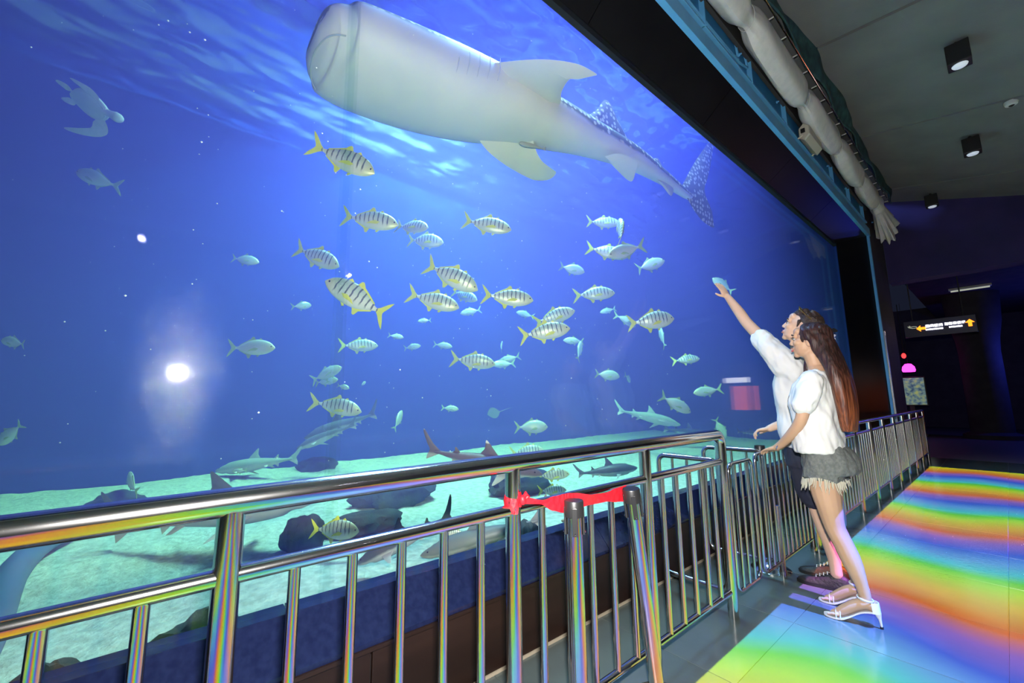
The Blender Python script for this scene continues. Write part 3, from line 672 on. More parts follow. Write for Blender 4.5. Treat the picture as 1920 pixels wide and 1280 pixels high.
SHARKS = [
    ((-7.155, 2.265, 0.925), (-0.883, -0.964, -0.426), 'higher of the two grey sharks swimming side by side down the slope'),
    ((-6.644, 1.876, 0.8), (-0.633, -0.674, -0.38), 'lower of the two grey sharks swimming side by side down the slope'),
    ((-4.793, 7.599, 0.93), (0.831, 1.074, -0.341), 'slender pale green shark just above the top rail near its bent end'),
    ((-7.178, 1.091, 0.415), (-0.838, -0.963, -0.188), 'pale hazy shark lying far back on the sand'),
    ((-3.518, 4.528, 0.355), (0.539, 0.628, 0.088), 'stout grey shark seen between the two upper rails beside the ribbon posts'),
    ((-2.631, 1.284, 0.417), (-0.51, -0.486, -0.349), 'dark grey shark resting nose down on the sand behind the bars'),
    ((-2.423, 1.765, 0.369), (-0.641, -0.665, -0.255), 'long grey shark resting on sand against the window ledge'),
    ((-3.279, 2.331, 0.725), (0.725, 0.925, -0.245), 'brown shark with white fin tips cut by the top rail'),
    ((-4.241, 0.332, 0.433), (1.164, 1.342, 0.245), 'big grey shark mostly hidden behind the thick top rail, fin showing above'),
    ((-4.925, 9.413, 0.519), (0.743, 0.928, -0.162), 'shark with two dark fins showing over the railing end'),
    ((-4.534, 11.996, 0.372), (0.483, 0.598, -0.079), "small dark shark in front of the man's hand"),
]
for i, (c, v, plain, label) in enumerate(FISH):
    rr = random.Random(i*13+5); key = (plain, rr.choice((0, 1, 2)), rr.choice((0, 0, 1)))
    if PROTO[key] is None:
        PROTO[key] = o = fish_proto('', (1.16, 1.36)[key[2]], (0., .28, -.28)[key[1]], not plain, not plain or rr.random() < .5)
    else: o = copy_tree(PROTO[key])
    ln = Vector(v).length
    mx = orient(v, rr.uniform(-.25, .25)).to_4x4(); mx.translation = Vector(c)
    o.matrix_world = mx @ Matrix.Scale(ln, 4)
    tag(o, label, 'fish', 'trevallies in the tank')

# ------------------------------------------------------------------ reef sharks
def shark_mat(name, top, belly, tip):
    g = NT(name); tcn = g.n('ShaderNodeTexCoord'); s = g.n('ShaderNodeSeparateXYZ'); g.l(tcn.outputs['Object'], s.inputs[0])
    n1 = g.n('ShaderNodeTexNoise'); n1.inputs['Scale'].default_value = 9; g.l(tcn.outputs['Object'], n1.inputs['Vector'])
    z = g.math('ADD', s.outputs[2], g.math('MULTIPLY', g.math('SUBTRACT', n1.outputs['Fac'], .5), .03))
    c = g.mix(g.sstep(z, -.03, -.005), belly, top)
    c = g.mix(g.sstep(s.outputs[2], .150, .160), c, tip)
    g.l(c, g.b.inputs['Base Color']); g.b.inputs['Roughness'].default_value = .5
shark_mat('shark_grey', (.17, .20, .20), (.62, .66, .64), (.17, .2, .2)); shark_mat('shark_brown', (.17, .12, .09), (.5, .48, .42), (.85, .85, .82))
shark_mat('shark_pale', (.42, .55, .47), (.75, .82, .76), (.45, .55, .5)); shark_mat('shark_dark', (.07, .085, .09), (.45, .5, .5), (.07, .08, .09))
def shark_model(stout, bend):
    prof = [(.5, .004), (.485, .018), (.45, .036), (.39, .054), (.30, .068), (.18, .075), (.06, .071), (-.06, .056), (-.17, .038), (-.26, .022), (-.33, .015), (-.38, .012)]
    mb = MB(); rings = []
    for x, r in catmull(prof, 3):
        r = max(r, .003)*stout; fl_ = .78 if x > .35 else .95
        rings.append([(x, bendy(x, bend)+r*1.02*math.cos(a), r*fl_*math.sin(a)-(.006 if x > .4 else 0)) for a in [2*math.pi*j/18 for j in range(18)]])
    mb.ring_loft(rings); out = [('body', mb)]
    B = lambda P: [(x, y+bendy(x, bend), z) for x, y, z in P]
    q = stout
    out.append(('dorsal_fin', MB().plate(B(catmull([(.14, 0, .055*q), (.07, 0, .12*q), (.02, 0, .165*q), (.005, 0, .16*q), (.01, 0, .10*q), (-.02, 0, .05*q), (.05, 0, .04*q)], 2)), .012, (0, 1, 0))))
    out.append(('second_dorsal_fin', MB().plate(B([(-.17, 0, .03*q), (-.215, 0, .07*q), (-.225, 0, .065*q), (-.22, 0, .04*q), (-.245, 0, .02*q), (-.2, 0, .02*q)]), .008, (0, 1, 0))))
    out.append(('tail_fin', MB().plate(B(catmull([(-.33, 0, .012), (-.40, 0, .06), (-.475, 0, .14), (-.50, 0, .16), (-.495, 0, .13), (-.45, 0, .05), (-.415, 0, .0), (-.43, 0, -.06), (-.435, 0, -.075), (-.39, 0, -.045), (-.34, 0, -.012)], 2)), .012, (0, 1, 0))))
    out.append(('anal_fin', MB().plate(B([(-.18, 0, -.03*q), (-.225, 0, -.065*q), (-.23, 0, -.035*q), (-.22, 0, -.015*q)]), .007, (0, 1, 0))))
    for s in (1, -1):
        out.append(('pectoral_fin', MB().plate(catmull([(.25, s*.045, -.025), (.20, s*.12, -.055), (.14, s*.19, -.085), (.115, s*.20, -.09), (.13, s*.14, -.065), (.14, s*.08, -.045), (.12, s*.04, -.025)], 2), .010, (0, .3*s, 1))))
        out.append(('pelvic_fin', MB().plate([(-.08, s*.03, -.035), (-.12, s*.07, -.06), (-.145, s*.075, -.06), (-.13, s*.03, -.03)], .007, (0, .3*s, 1))))
        out.append(('eye', MB().sphere((.43, s*.036*q, .012), (.007, .004, .007), 10)))
    return out
SM = ['shark_grey', 'shark_grey', 'shark_pale', 'shark_pale', 'shark_dark', 'shark_dark', 'shark_grey', 'shark_brown', 'shark_grey', 'shark_dark', 'shark_dark']
for i, (c, v, label) in enumerate(SHARKS):
    t = thing('reef_shark', label, 'shark', c, 'reef sharks in the tank')
    for nm, mb in shark_model(1.35 if i == 4 else 1.05, (.15, -.2, .1, -.1, .3, .2, -.15, .1, 0, .1, -.2)[i]):
        mb.build(nm, 'eye_black' if nm == 'eye' else SM[i], t)
    mx = orient(v, (0, .1, -.3, .2, 0, 0, 0, .2, 0, 0, 0)[i]).to_4x4(); mx.translation = Vector(c); t.matrix_world = mx @ Matrix.Scale(Vector(v).length, 4)

# ------------------------------------------------------------------ sea turtle, stingray, rocks, hose
mat('turtle_shell', (.62, .68, .55), .6, noise_s=9, color2=(.85, .88, .74)); mat('turtle_skin', (.88, .92, .82), .6, noise_s=12, color2=(.7, .76, .66)); mat('plastron', (.85, .88, .76), .6, noise_s=5, color2=(.68, .74, .64))
tt = thing('sea_turtle', 'pale sea turtle with long swept-back flipper swimming in the dim upper water', 'turtle', (-6.3, -.95, 4.75))
sh = MB(); rg = []
for i in range(13):
    t_ = i/12; x = .30-.62*t_; w = .235*math.sin(math.pi*min(1, max(.02, t_*.93+.05)))**.7*(1-.25*t_)
    rg.append([(x, w*math.cos(a), (.085 if math.sin(a) > 0 else .05)*math.sin(a)*(w/.235)**.6) for a in [2*math.pi*j/20 for j in range(20)]])
sh.ring_loft(rg).build('shell', 'turtle_shell', tt)
rg2 = [[(p[0]*.95, p[1]*.9, -abs(p[2])*1.12-.004 if p[2] < 0 else -.03) for p in r_] for r_ in rg]
MB().ring_loft(rg2).build('plastron', 'plastron', tt)
hd = MB().tube(catmull([(.26, 0, 0), (.34, 0, .005), (.42, 0, .01), (.50, 0, .0), (.53, 0, -.01)], 3), [.05]*3+[.05, .055, .06, .068, .07, .068, .06, .045, .025, .006], 12).build('head', 'turtle_skin', tt)
for s in (1, -1): MB().sphere((.47, s*.055, .02), .012, 8).build('eye', 'eye_black', hd)
for s in (1, -1):
    if s > 0: fp = [(.20, .12, 0), (.27, .22, -.03), (.26, .32, -.06), (.10, .42, -.09), (-.18, .50, -.12), (-.42, .53, -.14), (-.45, .50, -.14), (-.20, .41, -.11), (.04, .30, -.06), (.10, .15, -.02)]
    else: fp = [(.20, -.12, 0), (.22, -.20, -.01), (.12, -.27, -.02), (-.08, -.29, -.03), (-.20, -.27, -.03), (-.05, -.22, -.02), (.08, -.15, -.01)]
    MB().plate(catmull(fp, 3), .04, (0, .2*s, 1)).build('front_flipper', 'turtle_skin', tt)
    MB().plate(catmull([(-.24, s*.06, -.01), (-.30, s*.14, -.02), (-.44, s*.15, -.03), (-.50, s*.11, -.03), (-.36, s*.05, -.02)], 3), .025, (0, 0, 1)).build('rear_flipper', 'turtle_skin', tt)
mx = orient((.40, .52, -.34), -.75).to_4x4(); mx.translation = (-6.35, -.98, 4.72); tt.matrix_world = mx @ Matrix.Scale(.78, 4)

mat('ray_grey', (.35, .42, .45), .7)
ry = thing('stingray', 'tiny pale stingray far off above the silver trevally', 'ray', (-6.5, 4.9, 1.0))
rg = []
for i in range(9):
    t_ = i/8; w = .02+.26*math.sin(math.pi*t_)**.8; x = .2-.4*t_
    rg.append([(x, w*math.cos(a), .03*math.sin(a)*(1-abs(math.cos(a))*.6)) for a in [2*math.pi*j/14 for j in range(14)]])
MB().ring_loft(rg).build('disc', 'ray_grey', ry); MB().tube([(-.19, 0, 0), (-.4, .02, .02), (-.62, .05, .03)], [.012, .007, .002], 6).build('tail', 'ray_grey', ry)
mx = orient((-.7, -.7, -.2), .7).to_4x4(); mx.translation = (-6.6, 5.0, 1.05); ry.matrix_world = mx @ Matrix.Scale(.62, 4)

def rock(label, c, r, seed, m='rock'):
    bm = bmesh.new(); bmesh.ops.create_icosphere(bm, subdivisions=4, radius=1)
    for v in bm.verts:
        p = v.co.copy(); d = 1+.28*noise.noise(p*1.3+Vector((seed, 0, 0)))+.16*noise.noise(p*3+Vector((0, seed, 0)))+.06*noise.noise(p*8)
        v.co = Vector((p.x*r[0]*d, p.y*r[1]*d, p.z*r[2]*d))
    me = bpy.data.meshes.new('rock'); bm.to_mesh(me); bm.free()
    o = obj('rock', me, m); o.location = c; tag(o, label, 'rock', 'rocks on the tank floor')
rock('big dark boulder on the sand seen under the middle of the top rail', (-4.75, 2.15, .22), (.34, .46, .22), 1)
rock('dark rock on the sand behind the striped yellow-tailed fish', (-3.95, 1.45, .18), (.2, .36, .12), 2)
rock('round dark rock at the tail of the striped yellow-tailed fish', (-3.75, .92, .24), (.14, .16, .16), 3)
rock('flat rock lying against the window ledge near the second bar', (-2.28, .16, .20), (.11, .2, .23), 4)
rock('low rock against the window ledge between the first two bars', (-2.24, -.24, .19), (.10, .13, .22), 5)
rock('small rock against the window ledge left of the tied railing post', (-2.22, 1.98, .24), (.09, .13, .22), 6)
rock('dim hazy rock far back on the sand over the rail\'s near end', (-6.55, -.36, .20), (.2, .24, .13), 8)
rock('dim rock far back beside the pale hazy shark', (-7.5, 2.0, .24), (.2, .3, .15), 9)
rock('pale rock on the sand behind the tied railing post', (-4.2, 3.6, .24), (.3, .42, .2), 10)
mat('tube_blue', (.12, .22, .36), .5)
hs = MB().tube(catmull([(-5.6, -.30, .28), (-5.2, -.52, .26), (-4.99, -.61, .25), (-4.7, -.68, .24), (-4.22, -.68, .24), (-3.77, -.64, .24), (-3.24, -.58, .23), (-2.8, -.55, .22)], 5), [.03+.05*min(1, i/16) for i in range(36)], 14).build('hose', 'tube_blue')  # smooth tube widening along its length, what it is stays open
tag(hs, 'smooth blue-grey tube curving over the sand behind the railing', 'hose')
# drifting white specks in the water
mb = MB(); rs = random.Random(4)
for k in range(420):
    x = rs.uniform(-4.5, -2.0); y = rs.uniform(-1.2, 1.6)*(-x)*.55+rs.uniform(-.3, 3.0)*(-x)*.4; z = rs.uniform(.8, 4.6); r = rs.uniform(.0025, .006)
    mb.add([(x+r, y, z), (x-r, y, z), (x, y+r, z), (x, y-r, z), (x, y, z+r), (x, y, z-r)], [(0, 2, 4), (2, 1, 4), (1, 3, 4), (3, 0, 4), (2, 0, 5), (1, 2, 5), (3, 1, 5), (0, 3, 5)])
mat('speck_white', (.9, .95, .95), .6)
sk_ = mb.build('drifting_particles', 'speck_white', fixn=False); tag(sk_, 'tiny white particles drifting in the water', 'particles', kind='stuff')

# ------------------------------------------------------------------ overhead steel, curtain, drape
bs = thing('steel_beam', 'blue-grey steel lintel running along the top of the tank window', 'beam', (-1.5, 4, 4.6))
ppart(MB().box((-1.53, -4, 4.62), (-1.46, 11.06, 4.79), .006), 'lower_flange', 'steel_blue', bs)
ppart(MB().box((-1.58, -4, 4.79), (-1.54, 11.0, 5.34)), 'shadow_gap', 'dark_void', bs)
ppart(MB().box((-1.54, -4, 4.87), (-1.50, 10.9, 5.30), .006), 'web', 'steel_blue_dark', bs)
ppart(MB().box((-1.50, -4, 4.87), (-1.46, 10.9, 4.90), .005), 'ledge', 'steel_blue', bs)
st_me = MB().box((-.03, -.008, 0), (.03, .008, .40), .003).mesh('stiffener')
for k in range(13): instance('stiffener', st_me, 'steel_blue', bs, (.02, -7.2+1.15*k, .27))
for dz_, yy in ((0, 0), (.03, .25)):
    ppart(MB().tube([(-1.485, -4, 4.95+dz_), (-1.485, 3.6+yy, 4.95+dz_), (-1.475, 4.3+yy, 4.94+dz_), (-1.48, 4.55+yy, 5.02+dz_), (-1.485, 4.5+yy, 5.28)], .014, 8), 'conduit', 'steel_blue', bs, True)
bl = MB().lathe([(.016, 0), (.016, .012), (.009, .016), (.009, .03)], seg=8).mesh('bolt')
for k in range(10): instance('bolt', bl, 'steel_blue', bs, (.045, -1.8+1.15*k, .42), (0, R(90), 0))
cr_ = thing('curtain_rail', 'dark cable tray and thin bright wire along the rolled curtain', 'rail', (-1.42, 4, 5.2))
ppart(MB().box((-1.478, -4, 5.14), (-1.438, 10.9, 5.36), .004), 'tray', 'dark_metal', cr_)
ppart(MB().tube([(-1.165, -4, 5.53), (-1.165, 11.9, 5.49)], .007, 8), 'wire', 'chrome', cr_, True)
clm = MB().box((-.06, -.004, 0), (.0, .004, .012)).mesh('clip')
for k in range(26): instance('clip', clm, 'canvas', cr_, (.25, -2.4+.4*k, .26))
tag(cr_, None, None)
# rolled white canvas blind, tied at intervals
PIN = [-3.2, -1.6, .0, 1.5, 3.0, 4.3, 6.15, 7.8, 9.4, 10.75]
cb = thing('canvas_curtain', 'rolled-up white canvas curtain tied at intervals above the tank window', 'curtain', (-1.29, 4, 5.2))
rings = []; n = 300
for i in range(n+1):
    y = -4+15.0*i/n; d = min(abs(y-p) for p in PIN); pin = 1-.38*math.exp(-(d/.16)**2)
    sag = -.05*(1-math.exp(-(d/.5)**2)); rg = []
    for j in range(28):
        a = 2*math.pi*j/28; wr = 1+.05*math.sin(5*a+y*2.2)+.05*noise.noise((math.cos(a)*1.2, y*1.1, math.sin(a)*1.2))+.06*math.exp(-(d/.2)**2)*math.sin(9*a)
        rg.append((-1.29+.125*pin*wr*math.cos(a), y, 5.235+sag+.235*pin*wr*math.sin(a)))
    rings.append(rg)
ppart(MB().ring_loft(rings), 'roll', 'canvas', cb, True)
rings = []
for i in range(14):
    t_ = i/13; y = 10.95+.85*t_; rg = []
    for j in range(56):
        a = 2*math.pi*j/56; fl2 = (.75+.75*t_); pl = 1+.16*t_*math.sin(11*a)+.08*t_*math.sin(5*a+1)
        rg.append((-1.28+.12*fl2*pl*math.cos(a), y+.06*t_*math.sin(7*a), 5.16-.22*t_+.22*fl2*pl*math.sin(a)))
    rings.append(rg)
ppart(MB().ring_loft(rings), 'ruffled_end', 'canvas', cb, True)
for p in PIN: ppart(MB().tube([(-1.29+.085*math.cos(a), p, 5.22+.155*math.sin(a)) for a in [2*math.pi*j/16 for j in range(17)]], .003, 6), 'tie_cord', 'canvas', cb, True)
# dark drape between the curtain wire and the ceiling
dv = []; df = []; ny, nz = 200, 12
for i in range(ny+1):
    y = -4+16.0*i/ny
    for k in range(nz+1):
        t_ = k/nz; dv.append((-1.16+.06*math.sin(y*1.1)*t_+.03*math.sin(y*4+t_*3)+.02*noise.noise((y*2, t_*3, 0)), y, 5.52+t_*(.42+.05*math.sin(y*2.2))))
for i in range(ny):
    for k in range(nz):
        a = i*(nz+1)+k; df.append((a, a+nz+1, a+nz+2, a+1))
dr = MB().add(dv, df).build('drape', 'teal_drape'); md = dr.modifiers.new('thick', 'SOLIDIFY'); md.thickness = .02
tag(dr, 'dark teal cloth drape hanging between the curtain wire and the ceiling', 'drape')
# flood lamp box clamped to the beam
mat('beige_box', (.62, .60, .50), .5)
lb = thing('junction_box', 'beige six-sided box clamped to the blue beam', 'box', (-1.44, 6.7, 4.86))
hexr = lambda y, s: [(-1.375+s*.075*math.cos(R(60*k+30)), y, 4.92+s*.13*math.sin(R(60*k+30))) for k in range(6)]
ppart(MB().ring_loft([hexr(6.42, .85), hexr(6.44, 1), hexr(7.0, 1), hexr(7.02, .85)]), 'housing', 'beige_box', lb)
ppart(MB().box((-1.41, 6.405, 4.90), (-1.36, 6.425, 4.96), .004), 'cable_entry', 'black_plastic', lb)
for y in (6.40, 7.03): ppart(MB().tube([(-1.445, y, 4.83), (-1.39, y, 4.86)], .012, 8), 'lug', 'beige_box', lb, True)
# square ceiling spotlights
mat('lens_white', (.8, .85, .9), .3, emit=(.75, .85, 1), emit_s=.45)
for lab, (x, y) in (('black square ceiling spotlight nearest above the rainbow floor', (.09, 6.89)), ('black square ceiling spotlight between the two long ceiling gaps further back', (.09, 9.70)), ('black ceiling spotlight close to the dark soffit', (-.58, 12.5))):
    z = cz(x); t = thing('ceiling_spotlight', lab, 'lamp', (x, y, z), 'ceiling spotlights')
    MB().lathe([(.022, 0), (.022, -.06)], seg=10).build('stem', 'black_plastic', t)
    MB().box((-.10, -.10, -.30), (.10, .10, -.05), .01).build('housing', 'black_plastic', t, False)
    MB().lathe([(.03, -.325), (.06, -.315), (.07, -.30), (.07, -.295)], seg=16).build('lens', 'lens_white', t)
dd = thing('smoke_detector', 'small pale round detector on the ceiling gap', 'detector', (.50, 8.69, cz(.5)))
MB().lathe([(.03, -.06), (.06, -.05), (.07, -.02), (.07, 0)], seg=18).build('housing', 'canvas', dd)
MB().lathe([(.012, -.072), (.02, -.068), (.03, -.06)], seg=12).build('sensor_cap', 'black_plastic', dd)

# ------------------------------------------------------------------ far part of the hall
mat('soffit_blue', (.05, .035, .16), .85, noise_s=1.2, color2=(.03, .025, .11)); mat('navy_panel', (.012, .012, .05), .4)
b_ = MB().box((-1.5, 12.95, 3.95), (5, 13.4, 6.3)).build('beam_soffit', 'soffit_blue', smooth=False); tag(b_, 'deep dark blue soffit across the far end of the hall', 'beam', kind='structure')
b_ = MB().box((-1.5, 13.4, 4.4), (5, 25, 4.5)).build('ceiling_far', 'hall_wall', smooth=False); tag(b_, 'dark lower ceiling beyond the soffit', 'ceiling', kind='structure')
b_ = MB().box((-6, 24.5, 0), (5, 24.7, 5)).build('wall_hall_far', 'hall_wall', smooth=False); tag(b_, 'dark wall at the far end of the hall', 'wall', kind='structure')
b_ = MB().box((4.6, -4.2, 0), (4.8, 25, 5)).build('wall_right', 'hall_wall', smooth=False); tag(b_, 'dark side wall of the hall opposite the tank', 'wall', kind='structure')
b_ = MB().box((-1.9, -4.4, 0), (4.8, -4.2, 6.5)).build('wall_behind', 'hall_wall', smooth=False); tag(b_, 'dark wall behind the viewer', 'wall', kind='structure')
b_ = MB().box((-6, 13.3, 0), (-1.95, 13.5, 5)).build('wall_far_left', 'hall_wall', smooth=False); tag(b_, 'dark wall beyond the end of the tank', 'wall', kind='structure')
b_ = MB().box((-6, 13.4, -.1), (-1.75, 25, -.004)).build('floor_far', 'grout', smooth=False); tag(b_, 'dark floor of the far hall', 'floor', kind='structure')
mat('glow_white', (1, 1, 1), .5, emit=(1, 1, 1), emit_s=4.0); mat('glow_orange', (1, .3, .02), .5, emit=(1, .22, .01), emit_s=3.0)
mat('glow_red', (1, .05, .05), .5, emit=(1, .03, .03), emit_s=3.5); mat('glow_magenta', (1, .1, .9), .5, emit=(1, .04, .75), emit_s=4.0); mat('glow_dim', (.6, .6, .5), .5, emit=(.7, .75, .6), emit_s=.5)
sg = thing('hanging_sign', 'hanging dark navy direction sign with white lettering and orange arrows', 'sign', (-.86, 14.0, 2.9))
ppart(MB().box((-1.47, 13.97, 2.72), (-.26, 14.05, 3.12), .008), 'board', 'navy_panel', sg)
for x in (-1.3, -.45): ppart(MB().tube([(x, 14.01, 3.1), (x, 14.01, 4.42)], .012, 8), 'rod', 'dark_metal', sg, True)
def arrow(c, ang, nm):
    pts = [(0, .085), (-.075, .01), (-.03, .01), (-.03, -.08), (.03, -.08), (.03, .01), (.075, .01)]
    P = [(c[0]+x*math.cos(ang)-z*math.sin(ang), 0, c[1]+x*math.sin(ang)+z*math.cos(ang)) for x, z in pts]
    ppart(MB().ring_loft([[(x, 13.955, z) for x, _, z in P], [(x, 13.969, z) for x, _, z in P]]), nm, 'glow_orange', sg)
arrow((-1.165, 2.915), R(90), 'arrow'); arrow((-.365, 2.935), 0, 'arrow')
rg_ = random.Random(3)
def glyph(cx, cz_, s):
    mb = MB(); bx_ = lambda x0, z0, x1, z1: mb.box((cx+x0*s, 13.955, cz_+z0*s), (cx+x1*s, 13.969, cz_+z1*s))
    bx_(-.45, .34, .45, .46); bx_(-.45, -.06, .45, .06); bx_(-.06, -.46, .06, .46); bx_(-.45, -.46, -.33, .2)
    if rg_.random() < .6: bx_(.33, -.46, .45, .3)
    if rg_.random() < .6: bx_(-.4, -.46, .42, -.34)
    ppart(mb, 'character', 'glow_white', sg)
for k in range(4): glyph(-1.055+.075*k, 2.955, .068)
for k in range(5): glyph(-.735+.068*k, 2.965, .062)
for x0, x1, z in ((-1.09, -.80, 2.875), (-.70, -.485, 2.885)):
    x = x0
    while x < x1:
        w = rg_.uniform(.012, .026); ppart(MB().box((x, 13.955, z-.018), (min(x+w, x1), 13.969, z+.014)), 'small_letter', 'glow_white', sg); x += w+.006
lg = [(-1.40, 2.985), (-1.355, 2.965), (-1.30, 2.98), (-1.25, 2.975), (-1.235, 2.95), (-1.26, 2.935), (-1.32, 2.935), (-1.355, 2.95), (-1.385, 2.96), (-1.37, 2.972), (-1.365, 3.005), (-1.345, 2.985)]
ppart(MB().tube([(x, 13.96, z) for x, z in lg], .006, 6), 'whale_logo', 'glow_dim', sg, True)
# screen, lamps, column
g = NT('screen_picture'); tcn = g.n('ShaderNodeTexCoord'); ns = g.n('ShaderNodeTexNoise'); ns.inputs['Scale'].default_value = 9; ns.inputs['Detail'].default_value = 6
g.l(tcn.outputs['Object'], ns.inputs['Vector']); rp = g.n('ShaderNodeValToRGB'); g.l(ns.outputs['Fac'], rp.inputs[0])
e_ = rp.color_ramp.elements; e_[0].position = .35; e_[0].color = (.03, .06, .12, 1); e_[1].position = .68; e_[1].color = (.30, .34, .12, 1); q_ = e_.new(.5); q_.color = (.12, .20, .20, 1)
g.l(rp.outputs[0], g.b.inputs['Emission Color']); g.b.inputs['Emission Strength'].default_value = .8; g.l(rp.outputs[0], g.b.inputs['Base Color'])
sc_ = thing('display_screen', 'lit screen showing a mottled green picture beyond the end of the railing', 'screen', (-2.08, 19, 0))
MB().box((-.40, .01, .96), (.40, .07, 1.92), .01).build('bezel', 'black_plastic', sc_, False); MB().box((-.365, -.005, 1.0), (.365, .012, 1.88)).build('picture', 'screen_picture', sc_, False)
MB().box((-.06, .02, .05), (.06, .06, .98)).build('stand', 'dark_metal', sc_, False); MB().box((-.3, -.15, 0), (.3, .2, .05), .01).build('foot', 'dark_metal', sc_, False)
rl = thing('red_lamp', 'pair of small glowing red lamps on a bracket near the frame edge', 'lamp', (-2.2, 19, 2.6))
MB().tube([(-.12, 0, .08), (-.12, 0, 0), (.10, 0, .06), (.10, 0, .2), (.10, 0, 1.8)], .012, 6).build('bracket', 'dark_metal', rl)
MB().sphere((-.11, -.02, -.02), (.09, .06, .055), 12).build('bulb', 'glow_red', rl); MB().sphere((.10, -.02, .03), (.06, .05, .09), 12).build('bulb', 'glow_red', rl)
ml = thing('magenta_lamp', 'glowing magenta lantern hanging above the lit screen', 'lamp', (-2.02, 18.9, 2.2))
MB().lathe([(.15, -.12), (.17, -.06), (.15, .05), (.08, .14), (.02, .15)], seg=14).build('shade', 'glow_magenta', ml); MB().tube([(0, 0, .14), (0, 0, 2.2)], .006, 6).build('cord', 'dark_metal', ml)
nl = thing('neon_strip', 'short magenta neon strip under the lit screen', 'lamp', (-2.45, 18.5, .86))
MB().tube([(-.05, 0, 0), (.28, 0, .02)], .016, 8).build('tube', 'glow_magenta', nl); MB().box((-.08, -.03, -.86), (.31, .03, -.02), .005).build('plinth', 'dark_metal', nl, False)
cl = MB(); cl.lathe([(.62, 0), (.62, .12), (.45, .2), (.44, 2.6), (.47, 3.0), (.56, 3.5), (.62, 4.4)], (-.42, 19, 0), 28)
co = cl.build('column', 'hall_wall'); tag(co, 'dark round column edged with blue light', 'column', kind='structure')
bp_ = bpy.data.lights.new('blue_led', 'POINT'); bp_.energy = 60; bp_.color = (.05, .08, 1.0); bp_.shadow_soft_size = .08
bpo = bpy.data.objects.new('blue_led', bp_); COL.objects.link(bpo); bpo.location = (1.1, 18.9, 2.4)
ft = thing('tube_light', 'dim fluorescent tube fixture under the far ceiling', 'lamp', (-.35, 17.5, 4.36))
MB().box((-.42, -.06, -.02), (.42, .06, .04), .01).build('housing', 'canvas', ft, False); MB().tube([(-.38, 0, -.045), (.38, 0, -.045)], .02, 10).build('tube', 'glow_dim', ft)
# lit kiosk beyond the picture's edge, seen as an orange reflection in the window
kk = thing('kiosk', 'orange-lit kiosk reflected in the window beside the man', 'kiosk', (.8, 12.45, 0))
MB().box((0, 0, 0), (.9, .4, 2.25), .01).build('cabinet', 'dark_metal', kk, False)
mat('kiosk_orange', (.9, .2, .06), .5, emit=(1, .16, .03), emit_s=2.2)
MB().box((.08, -.015, .95), (.52, 0, 1.62), .004).build('panel', 'kiosk_orange', kk, False)
MB().box((.05, -.02, 1.72), (.70, 0, 1.86), .004).build('header', 'glow_white', kk, False)
MB().box((-.012, .05, .95), (0, .36, 1.62), .004).build('side_panel', 'kiosk_orange', kk, False)
# two wall spots behind the viewer whose glints show in the window
for lab, y, z in (('wall spotlight whose glint shows in the window by the sea turtle', -.51, 3.73), ('wall spotlight whose purple glint shows in the window by the striped fish', 2.49, 3.74)):
    t = thing('wall_spotlight', lab, 'lamp', (4.2, y, z), 'wall spotlights')
    MB().tube([(.4, 0, .1), (.08, 0, .1), (.05, 0, .02)], .02, 8).build('arm', 'dark_metal', t)
    MB().lathe([(.05, -.0), (.09, .02), (.09, .14), (.03, .17)], seg=16).build('housing', 'black_plastic', t)
    hl = MB().sphere((-.02, 0, .03), (.05, .05, .05), 14).build('bulb', 'spot_glow' if 'spot_glow' in MATS else mat('spot_glow', (1, 1, 1), .5, emit=(.85, .75, 1), emit_s=140), t)

# ------------------------------------------------------------------ people
mat('skin_woman', (.60, .37, .24), .5, noise_s=6, color2=(.55, .33, .21), spec=.3); mat('skin_man', (.74, .48, .34), .5, noise_s=6, color2=(.69, .44, .31), spec=.3)
mat('shirt_white', (.80, .80, .78), .85, noise_s=6, color2=(.76, .76, .75), bump=.25, bump_s=9)
mat('denim_grey', (.20, .215, .205), .9, noise_s=60, color2=(.13, .145, .14), bump=.3, bump_s=180); mat('denim_fray', (.62, .58, .46), .9)
mat('navy_cloth', (.018, .02, .04), .85, bump=.2, bump_s=20)
g = NT('hair_long'); tcn = g.n('ShaderNodeTexCoord'); mp = g.n('ShaderNodeMapping'); mp.inputs['Scale'].default_value = (70, 70, 2.5); g.l(tcn.outputs['Object'], mp.inputs[0])
ns = g.n('ShaderNodeTexNoise'); ns.inputs['Scale'].default_value = 1.6; ns.inputs['Detail'].default_value = 4; g.l(mp.outputs[0], ns.inputs['Vector'])
sx = g.n('ShaderNodeSeparateXYZ'); g.l(tcn.outputs['Object'], sx.inputs[0])
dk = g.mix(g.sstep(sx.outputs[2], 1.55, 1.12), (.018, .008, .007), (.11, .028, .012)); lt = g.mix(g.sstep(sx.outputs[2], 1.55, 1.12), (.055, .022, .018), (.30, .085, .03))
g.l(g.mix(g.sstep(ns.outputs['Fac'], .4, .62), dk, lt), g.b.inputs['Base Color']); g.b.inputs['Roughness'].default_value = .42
bp = g.n('ShaderNodeBump'); bp.inputs['Strength'].default_value = .5; bp.inputs['Distance'].default_value = .01; g.l(ns.outputs['Fac'], bp.inputs['Height']); g.l(bp.outputs[0], g.b.inputs['Normal'])
mat('hair_short', (.02, .012, .010), .45, noise_s=40, color2=(.055, .03, .02), bump=.6, bump_s=90)
mat('lip_woman', (.62, .10, .11), .35); mat('lip_man', (.55, .22, .18), .45); mat('eye_white', (.5, .48, .46), .3); mat('gold', (.85, .60, .18), .25, 1.0); mat('brow', (.03, .018, .014), .7)
